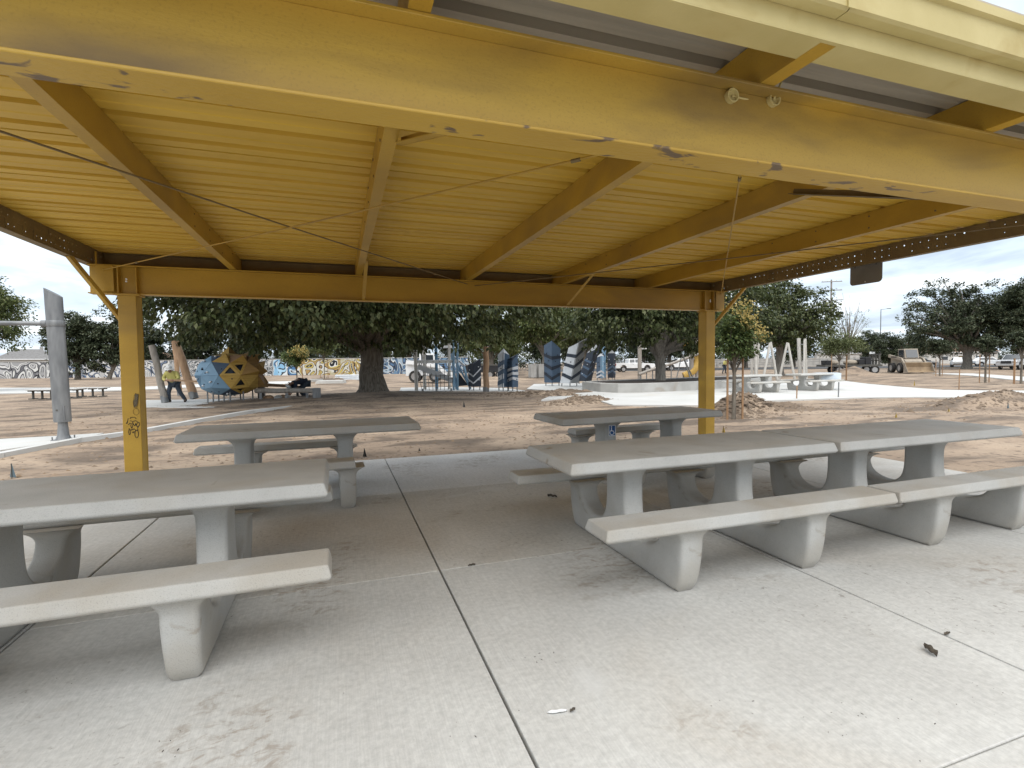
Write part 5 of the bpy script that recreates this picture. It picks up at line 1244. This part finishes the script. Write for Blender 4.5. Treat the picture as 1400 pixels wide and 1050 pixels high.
ROOF = mat('grey_shingle', (0.20, 0.195, 0.19), (0.15, 0.145, 0.14), 3, 0.9, bump=0.3, bscale=8); STUCCO = mat('pale_stucco', (0.60, 0.58, 0.54), (0.54, 0.52, 0.48), 2, 0.9); TRIM = WHITE; TILE = mat('brown_roof_tile', (0.24, 0.15, 0.10), (0.17, 0.11, 0.08), 3, 0.9)
def house(px, dep, w, d, h, rh, label, rz=-18, roof=ROOF, wall=STUCCO):
    p = ground_at(px, dep); t = empty('house', p, R(rz), label, 'house')
    MB().box(-w/2, w/2, -d/2, d/2, -0.1, h).build('wall', wall, t)
    o_ = 0.5; r_ = MB(); r_.add([(-w/2-o_, -d/2-o_, h+.01), (w/2+o_, -d/2-o_, h+.01), (w/2+o_, d/2+o_, h+.01), (-w/2-o_, d/2+o_, h+.01), (-w/2+d*0.3, 0, h+rh), (w/2-d*0.3, 0, h+rh)], [(0, 1, 5, 4), (1, 2, 5), (2, 3, 4, 5), (3, 0, 4), (3, 2, 1, 0)])
    ro = r_.build('roof', roof, t); MB().box(w*0.2, w*0.2+0.6, 0.3, 0.9, h+rh*0.3, h+rh+0.5).build('chimney', CONC, ro)
    MB().box(-w/2-o_, w/2+o_, -d/2-o_-0.03, -d/2-o_-0.002, h-0.18, h+0.012).build('fascia', TRIM, ro)
    for x in (-w*0.32, -w*0.02, w*0.32):
        wi = MB().box(x-0.8, x+0.8, -d/2-0.05, -d/2-0.003, 0.9, 2.1).build('window', TRIM, t); MB().box(x-0.7, x+0.7, -d/2-0.06, -d/2-0.052, 1.0, 2.0).build('pane', GLASS, wi)
    MB().box(w*0.12, w*0.12+0.95, -d/2-0.05, -d/2-0.003, 0, 2.1).build('door', BRWN, t)
house(40, 112, 9, 8, 3.5, 2.2, 'pale house with grey hip roof over the graffiti wall end', rz=20)
house(196, 120, 13, 9, 3.0, 2.6, 'pale house with brown tile roof behind the left yellow column', roof=TILE)
house(1285, 150, 22, 12, 3.2, 3.2, 'low tan house with brown roof behind the parked cars', rz=-45, roof=TILE)
house(1178, 165, 26, 12, 3.4, 3.0, 'pale house with grey roof behind the flatbed trailer', rz=-45)
# far block wall and street side
fw_ = empty('block_wall', ground_at(1075, 118), R(-33), 'plain grey block wall far behind the log swing frames', 'wall')
for k in range(8):
    MB().box(-28+k*7.0+0.15, -28+(k+1)*7.0-.15, -0.1, 0.1, -0.1, 1.9).build('wall_panel', CONC, fw_); MB().box(-28+k*7-.148, -28+k*7+.148, -.16, .16, -0.1, 2.05).build('pilaster', CONC, fw_)
cf = empty('chain_link_fence', ground_at(905, 112), R(-20), 'long low rail fence along the street beyond the pickups', 'fence')
for k in range(15): MB().cyl((-42+k*6, 0, -0.1), (-42+k*6, 0, 1.6), 0.06, n=8).build('post', STEEL, cf)
for z in (0.5, 1.0, 1.5): MB().box(-42, 42, -0.02, 0.02, z, z+0.07).build('rail', STEEL, cf)
road_pts = [ground_at(700, 84), ground_at(1500, 84), ground_at(1500, 108), ground_at(700, 108)]
ASPH = mat('asphalt', (0.07, 0.07, 0.07), (0.055, 0.055, 0.055), 1, 0.9)
MB().prism([(q.x, q.y) for q in road_pts], 'z', -0.1, 0.02).build('road', ASPH); tag(bpy.data.objects['road'], 'grey asphalt street beyond the park', 'road', kind='structure')

# ------------------------------------------------------------------ vehicles
def wheel(par, x, y, r_, w=0.24, s_=1):
    t = MB(); prof = [(r_*0.62, -w/2), (r_*0.94, -w/2), (r_, -w/2+0.03), (r_, w/2-0.03), (r_*0.94, w/2), (r_*0.62, w/2)]; n = 20; vs = []
    for q, h in prof: vs += [(x+q*math.cos(2*math.pi*k/n), y+h, r_+q*math.sin(2*math.pi*k/n)) for k in range(n)]
    t.add(vs, [(i*n+k, i*n+(k+1) % n, ((i+1) % 6)*n+(k+1) % n, ((i+1) % 6)*n+k) for i in range(6) for k in range(n)])
    wh = t.build('wheel', RUBBER, par, smooth=40)
    MB().cyl((x, y-w*0.42, r_), (x, y+w*0.42, r_), r_*0.615, n=16).build('rim', CHROME, wh, smooth=40)
def extr(par, poly, half, m, name, smooth=None, bevel=0.03, taper=None):
    mb = MB(); n = len(poly); vs = []
    for s_ in (-1, 1):
        for x, z in poly:
            h = half if taper is None or z < taper[0] else half - (z-taper[0])*taper[1]
            vs.append((x, s_*h, z))
    mb.add(vs, [tuple(range(n)), tuple(reversed(range(n, 2*n)))] + [(i, n+i, n+(i+1) % n, (i+1) % n) for i in range(n)])
    return mb.build(name, m, par, bevel=bevel, seg=2)
def arch(cx, r_, z0, n=8): return [(cx+r_*math.cos(a), z0+r_*math.sin(a)) for a in np.linspace(math.pi, 0, n)]
def pickup(p, rz, label, paint=WHITE, group='parked pickups'):
    t = empty('pickup_truck', p, rz, label, 'pickup', group); H_ = 0.99
    low = [(-2.85, 0.55)] + arch(-1.75, 0.47, 0.55) + arch(1.75, 0.47, 0.55) + [(2.85, 0.52), (2.9, 0.95), (2.78, 1.18), (1.05, 1.26), (-0.95, 1.30), (-2.85, 1.30)]
    extr(t, low, H_, paint, 'body')
    cab = [(-1.0, 1.28), (-0.92, 1.86), (-0.75, 1.93), (0.45, 1.93), (0.62, 1.88), (1.25, 1.25)]
    c = extr(t, cab, H_-0.03, paint, 'cab', taper=(1.28, 0.28))
    for poly in ([(-0.85, 1.36), (-0.80, 1.80), (-0.12, 1.82), (-0.12, 1.36)], [(-0.02, 1.36), (-0.02, 1.82), (0.50, 1.80), (0.98, 1.36)]):
        for s_ in (-1, 1):
            mb = MB(); mb.add([(x, s_*(H_-0.022-(z-1.28)*0.28), z) for x, z in poly]+[(x, s_*(H_-0.05-(z-1.28)*0.28), z) for x, z in poly], [(0, 1, 2, 3), (7, 6, 5, 4), (0, 4, 5, 1), (1, 5, 6, 2), (2, 6, 7, 3), (3, 7, 4, 0)]); mb.build('window', GLASS, c)
    mb = MB(); mb.add([(1.22, -0.84, 1.30), (1.22, 0.84, 1.30), (0.67, 0.70, 1.84), (0.67, -0.70, 1.84)], [(0, 1, 2, 3)]); o_ = mb.build('windscreen', GLASS, c); so_ = o_.modifiers.new('s', 'SOLIDIFY'); so_.thickness = 0.03; so_.offset = 1
    mb = MB().box(-2.80, -1.08, -H_+0.1, H_-0.1, 1.301, 1.306); mb.build('bed_liner', BLACK, t)
    for s_ in (-1, 1):
        for x in (-1.75, 1.75): wheel(t, x, s_*(H_-0.13), 0.40)
        MB().box(2.80, 2.92, s_*0.72-0.17, s_*0.72+0.17, 0.88, 1.06).build('headlight', CHROME, t, bevel=.02)
        MB().box(-2.90, -2.84, s_*0.85-0.08, s_*0.85+0.08, 0.92, 1.24).build('tail_light', mat('red_lens', (.3, .02, .02), None, rough=.3), t)
        MB().box(0.85, 1.02, s_*(H_+0.12)-0.1, s_*(H_+0.12)+0.1, 1.32, 1.48).build('mirror', BLACK, t, bevel=.02)
        MB().box(-0.42, -0.28, s_*(H_+0.012)-.01, s_*(H_+.012)+.01, 1.10, 1.13).build('door_handle', BLACK, t)
    MB().box(2.86, 2.97, -0.95, 0.95, 0.45, 0.68).build('bumper', CHROME, t, bevel=.03); MB().box(2.87, 2.925, -0.5, 0.5, 0.75, 1.08).build('grille', BLACK, t, bevel=.02); MB().box(-3.0, -2.86, -0.95, 0.95, 0.48, 0.68).build('bumper', CHROME, t, bevel=.03)
    MB().box(-2.7, 2.7, -0.7, 0.7, 0.35, 0.545).build('chassis', BLACK, t)
    return t
def car(p, rz, label, paint, group='parked cars'):
    t = empty('parked_car', p, rz, label, 'car', group); H_ = 0.90
    low = [(-2.2, 0.42)] + arch(-1.35, 0.40, 0.42) + arch(1.38, 0.40, 0.42) + [(2.2, 0.40), (2.28, 0.75), (2.1, 0.92), (1.0, 1.05), (-1.9, 1.10), (-2.25, 0.95)]
    extr(t, low, H_, paint, 'body')
    cab = [(-1.95, 1.08), (-1.55, 1.50), (-1.2, 1.60), (0.1, 1.60), (0.35, 1.54), (1.1, 1.03)]
    c = extr(t, cab, H_-0.03, paint, 'cabin', taper=(1.08, 0.35))
    for poly in ([(-1.7, 1.13), (-1.42, 1.48), (-0.72, 1.53), (-0.72, 1.13)], [(-0.64, 1.13), (-0.64, 1.53), (0.16, 1.52), (0.80, 1.12)]):
        for s_ in (-1, 1):
            mb = MB(); mb.add([(x, s_*(H_-0.02-(z-1.08)*0.35), z) for x, z in poly]+[(x, s_*(H_-0.06-(z-1.08)*0.35), z) for x, z in poly], [(0, 1, 2, 3), (7, 6, 5, 4), (0, 4, 5, 1), (1, 5, 6, 2), (2, 6, 7, 3), (3, 7, 4, 0)]); mb.build('window', GLASS, c)
    mb = MB(); mb.add([(1.08, -0.75, 1.07), (1.08, 0.75, 1.07), (0.39, 0.62, 1.52), (0.39, -0.62, 1.52)], [(0, 1, 2, 3)]); o_ = mb.build('windscreen', GLASS, c); so_ = o_.modifiers.new('s', 'SOLIDIFY'); so_.thickness = 0.03; so_.offset = 1
    for s_ in (-1, 1):
        for x in (-1.35, 1.38): wheel(t, x, s_*(H_-0.11), 0.33, 0.2)
        MB().box(2.12, 2.25, s_*0.62-0.18, s_*0.62+0.18, 0.70, 0.85).build('headlight', CHROME, t, bevel=.02)
        MB().box(0.75, 0.9, s_*(H_+0.1)-0.09, s_*(H_+0.1)+0.09, 1.08, 1.2).build('mirror', BLACK, t, bevel=.02)
    MB().box(2.21, 2.33, -0.8, 0.8, 0.38, 0.60).build('bumper', BLACK, t, bevel=.03); MB().box(-2.3, -2.15, -.8, .8, .42, .62).build('bumper', BLACK, t, bevel=.03)
    return t
SILV = mat('silver_car_paint', (0.50, 0.51, 0.52), None, rough=0.3, metal=0.3)
pickup(ground_at(866, 74), R(-14), 'white crew pickup parked beyond the navy totem')
pickup(ground_at(931, 80), R(160), 'white pickup parked behind the yellow arch')
pickup(ground_at(1388, 64), R(190), 'silver pickup parked beside the tall conifer', SILV)
car(ground_at(1258, 82), R(-25), 'silver car parked behind the tan loader', SILV); car(ground_at(1310, 84), R(35), 'white car parked left of the massive pale trunk', WHITE)
car(ground_at(1352, 90), R(-40), 'white car parked right of the massive pale trunk', WHITE)
# white skid steer behind the net tower
def skid(p, rz, label, paint, arms_up=0.0, bucket=True, sc=1.0):
    t = empty('skid_steer', p, rz, label, 'loader'); t.scale = (sc,)*3
    extr(t, [(-1.5, 0.45), (1.0, 0.45), (1.0, 0.95), (0.75, 1.15), (-0.6, 1.25), (-1.5, 1.35)], 0.62, paint, 'body')
    extr(t, [(-0.55, 1.24), (-0.55, 2.02), (0.45, 2.02), (0.72, 1.2)], 0.50, paint, 'cab_frame', bevel=.02)
    for s_ in (-1, 1): MB().box(-0.42, 0.42, s_*0.502-.006 if s_ > 0 else -0.515, 0.515 if s_ > 0 else -0.502+.006, 1.3, 1.92).build('side_window', GLASS, t)
    mb = MB(); mb.add([(0.725, -0.42, 1.28), (0.725, 0.42, 1.28), (0.50, 0.42, 1.94), (0.50, -0.42, 1.94)], [(0, 1, 2, 3)]); o_ = mb.build('front_window', GLASS, t); so_ = o_.modifiers.new('s', 'SOLIDIFY'); so_.thickness = 0.02; so_.offset = 1
    for s_ in (-1, 1):
        a = MB(); a.bar((-1.45, s_*0.78, 1.45), (0.7, s_*0.78, 1.15+arms_up), 0.12, 0.24); a.bar((0.7, s_*0.78, 1.15+arms_up), (1.45, s_*0.78, 0.45+arms_up), 0.12, 0.2); ao = a.build('lift_arm', paint, t)
        for k in range(6): MB().box(-0.9+k*0.16, -0.9+k*0.16+0.09, s_*0.845-.003, s_*0.845+.003, 1.27+arms_up*.35, 1.41+arms_up*.35).build('decal_letter', BLACK, ao)
        for x in (-0.85, 0.55): wheel(t, x, s_*0.78, 0.42, 0.28)
    if bucket:
        extr(t, [(1.42, 0.12+arms_up), (2.15, 0.06+arms_up), (2.16, 0.10+arms_up), (1.62, 0.2+arms_up), (1.52, 0.5+arms_up), (1.62, 0.85+arms_up), (1.50, 0.88+arms_up), (1.40, 0.5+arms_up)], 0.95, DARKSTEEL if paint is WHITE else mat('tan_loader_steel', (0.28, 0.20, 0.12), (0.20, 0.14, 0.085), 3, .7), 'bucket', bevel=.01)
        for s_ in (-1, 1): MB().prism([(1.43, .13+arms_up), (2.14, .08+arms_up), (1.62, .84+arms_up), (1.5, .86+arms_up)], 'y', s_*0.955-.01, s_*.955+.01).build('bucket_cheek', paint, t)
    return t
skid(ground_at(585, 42), R(-14), 'white skid steer loader with lettered arm behind the net tower', WHITE, 0.0, True, 1.15)
TANP = mat('tan_machine_paint', (0.34, 0.29, 0.23), (0.27, 0.23, 0.18), 3, .8)
skid(ground_at(1241, 54), R(238), 'tan loader with wide open bucket beside the dark bushy tree', TANP, 0.0, True, 1.25)
# flatbed trailer with machinery behind the young tree
fb = empty('flatbed_trailer', ground_at(1160, 52), R(-30), 'dark flatbed trailer with tan load behind the light green young tree', 'trailer')
MB().box(-2.6, 2.6, -1.1, 1.1, 0.75, 0.95).build('deck', DARKSTEEL, fb)
for x in (-1.2, -0.2, 2.0):
    for s_ in (-1, 1): wheel(fb, x, s_*0.85, 0.42, .25)
for x in (-1.6, 0.2, 1.4): MB().ball((x, 0, 1.15), 0.7, 0.6, 0.3, 9, 6).build('load', TANP, fb)
for y in (-.95, -.3, .3, .95): MB().box(2.3, 2.45, y-.06, y+.06, 0.955, 2.0).build('headboard_post', DARKSTEEL, fb)
for z in (1.3, 1.9): MB().box(2.3, 2.5, -1.05, 1.05, z+.002, z+.12).build('headboard_rail', DARKSTEEL, fb)
for x, h in ((0.9, .5), (1.5, .75), (-2.1, .45)): MB().box(x-.25, x+.3, -.7, .6, .955, .955+h).build('crate', BLACK, fb, bevel=.04)
dt = empty('dump_trailer', ground_at(668, 50), R(-20), 'black low trailer parked behind the brown log post', 'trailer')
MB().box(-2.4, 2.4, -1, 1, 0.6, 1.25).build('box', BLACK, dt, bevel=.04); MB().box(-2.45, 2.45, -1.05, 1.05, 1.255, 1.36).build('top_rail', DARKSTEEL, dt)
for x in (0.2, 1.1):
    for s_ in (-1, 1): wheel(dt, x, s_*1.12, 0.38, .22)
# stacked materials beyond the huge trunk
for k, (px, py, w_, h_, m, lb) in enumerate(((452, 524, 2.2, 0.25, PAD, 'flat stack of pale boards on the dirt beyond the log'), (478, 520, 2.6, 0.5, GREYP, 'pile of grey pipes just left of the huge trunk'), (432, 523, 1.2, 0.3, CONC, 'low grey concrete blocks beyond the balance log'), (733, 516, 1.4, 1.35, CONC, 'pair of pale concrete bollards before the tall slate totem'))):
    t = empty('material_stack', ground_at(px, 1.48*695/(py-500+0.011*(px-350))), R(-15+k*9), lb, 'stack')
    if k == 3:
        for x in (-0.45, 0.45): MB().box(x-0.3, x+0.3, -.3, .3, 0, h_).build('bollard', m, t, bevel=.03)
    elif k == 1:
        for r_ in range(3):
            for c in range(5-r_): MB().cyl((-w_/2, (c-(4-r_)/2)*0.21, 0.1+r_*0.18), (w_/2, (c-(4-r_)/2)*0.21, 0.1+r_*0.18), 0.10, n=10).build('pipe', m, t, smooth=40)
    else:
        for r_ in range(3): MB().box(-w_/2+0.05*r_, w_/2-0.03*r_, -0.5, 0.5, r_*h_/3+0.002, (r_+1)*h_/3).build('board', m, t, bevel=.01)

# ------------------------------------------------------------------ poles
up_ = empty('utility_pole', ground_at(1135, 120), R(-30), 'tall wooden utility pole with three crossarms', 'pole')
MB().cyl((0, 0, -0.3), (0, 0, 20.2), 0.26, 0.17, 12).build('pole', WOODGREY, up_, smooth=40)
for z, w_ in ((19.6, 2.2), (17.6, 2.2), (15.3, 2.4)):
    a = MB().box(-w_, w_, -0.32, -0.18, z, z+0.18).build('crossarm', WOODGREY, up_)
    for x in (-w_*.9, -w_*.45, w_*.45, w_*.9): MB().cyl((x, -0.25, z+.18), (x, -.25, z+.45), 0.08, .05, 8).build('insulator', GREYP, a)
lp = empty('light_pole', ground_at(1203, 104), R(-30), 'slim grey street light pole with single arm', 'street lamp')
MB().cyl((0, 0, -.3), (0, 0, 11.6), 0.12, 0.07, 10).build('pole', STEEL, lp, smooth=40); MB().bar((0, 0, 11.5), (1.3, 0, 11.7), .08, .08).build('arm', STEEL, lp); MB().box(1.1, 1.8, -.15, .15, 11.62, 11.76).build('lamp_head', STEEL, lp, bevel=.03)
gp = empty('guide_sign', ground_at(1192, 90), R(-30), 'small white road sign beside the flatbed trailer', 'sign'); MB().cyl((0, 0, 0), (0, 0, 2.6), .05, n=8).build('post', STEEL, gp); MB().box(-.45, .45, -.06, -.052, 1.9, 2.8).build('sign_face', WHITE, gp)

# ------------------------------------------------------------------ small markers and dirt clods
FLY = mat('yellow_marker', (0.45, 0.30, 0.04), None, rough=0.7); FLB = mat('black_marker_flag', (0.02, 0.022, 0.025), None, rough=0.7); FLG = mat('blue_marker', (0.12, 0.17, 0.2), None, rough=.7)
for px, py, h, m, lb in ((989, 590, 0.16, FLY, 'small yellow marker flag by the right yellow column'), (1225, 569, 0.15, FLY, 'small yellow marker flag in the dirt behind the overhanging table'), (1297, 561, 0.13, FLY, 'small yellow marker flag beyond the overhanging table top'), (1250, 527, 0.35, FLY, 'yellow marker flag on the dirt behind the white path'),
                         (1378, 557, 0.22, FLG, 'blue marker flag before the right dirt mound'), (498, 622, 0.16, FLB, 'small black marker flag past the slab edge'), (16, 650, 0.22, FLG, 'grey pointed marker peeking over the lone table'), (634, 555, 0.22, FLB, 'small black marker flag before the net tower pad'), (573, 612, .06, FLB, 'tiny black marker on the slab edge dirt')):
    p = G(px, py); z0 = float(ground_h(p.x, p.y)); t = empty('marker_flag', (p.x, p.y, z0), 0.3, lb, 'marker flag', 'marker flags in the dirt')
    MB().cyl((0, 0, -0.05), (0, 0, h), 0.005, n=6).build('wire', DARKSTEEL, t)
    mb = MB(); mb.add([(0.004, 0.012, h*0.15), (0.004+h*0.2, -0.02, h*0.10), (0.004, 0.0, h*1.05), (-h*0.1, 0.02, h*0.12)], [(0, 1, 2), (0, 2, 3), (1, 0, 3), (3, 2, 1)]); mb.build('flag', m, t)
def scatter_clods(name, n, region, smin, smax, seed, m, label, mound_only=False):
    g = np.random.default_rng(seed)
    if mound_only:
        k = g.integers(0, 7, n); M_ = np.array([q[:5] for q in MOUNDS])[k]; u = g.normal(size=(n, 2))*0.62
        dx, dy = u[:, 0]*M_[:, 2], u[:, 1]*M_[:, 3]; X = M_[:, 0]+dx*np.cos(M_[:, 4])-dy*np.sin(M_[:, 4]); Y = M_[:, 1]+dx*np.sin(M_[:, 4])+dy*np.cos(M_[:, 4])
    else:
        X = g.uniform(region[0], region[1], n); Y = region[2]+(region[3]-region[2])*g.uniform(0, 1, n)**1.6
        keep = fbm(X*0.5, Y*0.8, 3, 17) > g.uniform(-0.5, 0.5, n); X, Y = X[keep], Y[keep]
    ok = ~((X > -7.6) & (X < 7.8) & (Y < 8.3)); X, Y = X[ok], Y[ok]; n = len(X)
    Z = ground_h(X, Y); s_ = smin*(smax/smin)**(g.uniform(0, 1, n)**2.2)
    base = np.array([(1, 0, 0), (0.3, 0.95, 0), (-0.8, 0.6, 0), (-0.8, -0.6, 0), (0.3, -0.95, 0), (0.1, 0.05, 0.75)]); nb = len(base)
    ang = g.uniform(0, 6.28, n); ca, sa = np.cos(ang), np.sin(ang)
    jit = g.uniform(0.6, 1.3, (n, nb, 3)); V = base[None]*jit*s_[:, None, None]
    Vx = V[..., 0]*ca[:, None]-V[..., 1]*sa[:, None]+X[:, None]; Vy = V[..., 0]*sa[:, None]+V[..., 1]*ca[:, None]+Y[:, None]; Vz = V[..., 2]*g.uniform(0.5, 1.1, n)[:, None]+Z[:, None]-0.006
    V = np.stack([Vx, Vy, Vz], -1).astype(np.float32).reshape(-1, 3)
    tri = np.array([(0, 1, 5), (1, 2, 5), (2, 3, 5), (3, 4, 5), (4, 0, 5)]); F = (tri[None]+(np.arange(n)*nb)[:, None, None]).reshape(-1, 3).astype(np.int32)
    me = bpy.data.meshes.new(name); me.vertices.add(len(V)); me.vertices.foreach_set('co', V.ravel()); me.loops.add(F.size); me.loops.foreach_set('vertex_index', F.ravel()); me.polygons.add(len(F)); me.polygons.foreach_set('loop_start', np.arange(0, F.size, 3, dtype=np.int32)); me.materials.append(m); me.update()
    tag(obj(name, me), label, 'clods', kind='stuff')
CLOD = mat('dark_dirt_clod', (0.26, 0.19, 0.13), (0.17, 0.122, 0.085), 2, 0.95, world_co=True)
TWIG = mat('dry_leaf_litter', (0.12, 0.085, 0.055), (0.22, 0.15, 0.09), 5, 0.95, world_co=True)
scatter_clods('dirt_clods', 14000, (-8, 26, 8.3, 26), 0.010, 0.055, 1, CLOD, 'loose dirt clods scattered over the bare ground')
MCLOD = mat('moist_mound_clod', (0.19, 0.138, 0.095), (0.13, 0.095, 0.067), 2, 0.95, world_co=True)
scatter_clods('mound_clods', 8000, None, 0.02, 0.11, 2, MCLOD, 'coarse clods heaped on the dirt mounds', True)
scatter_clods('leaf_litter', 20000, (-8, 26, 8.3, 26), 0.008, 0.05, 3, TWIG, 'dark dry leaf litter sprinkled over the dirt')
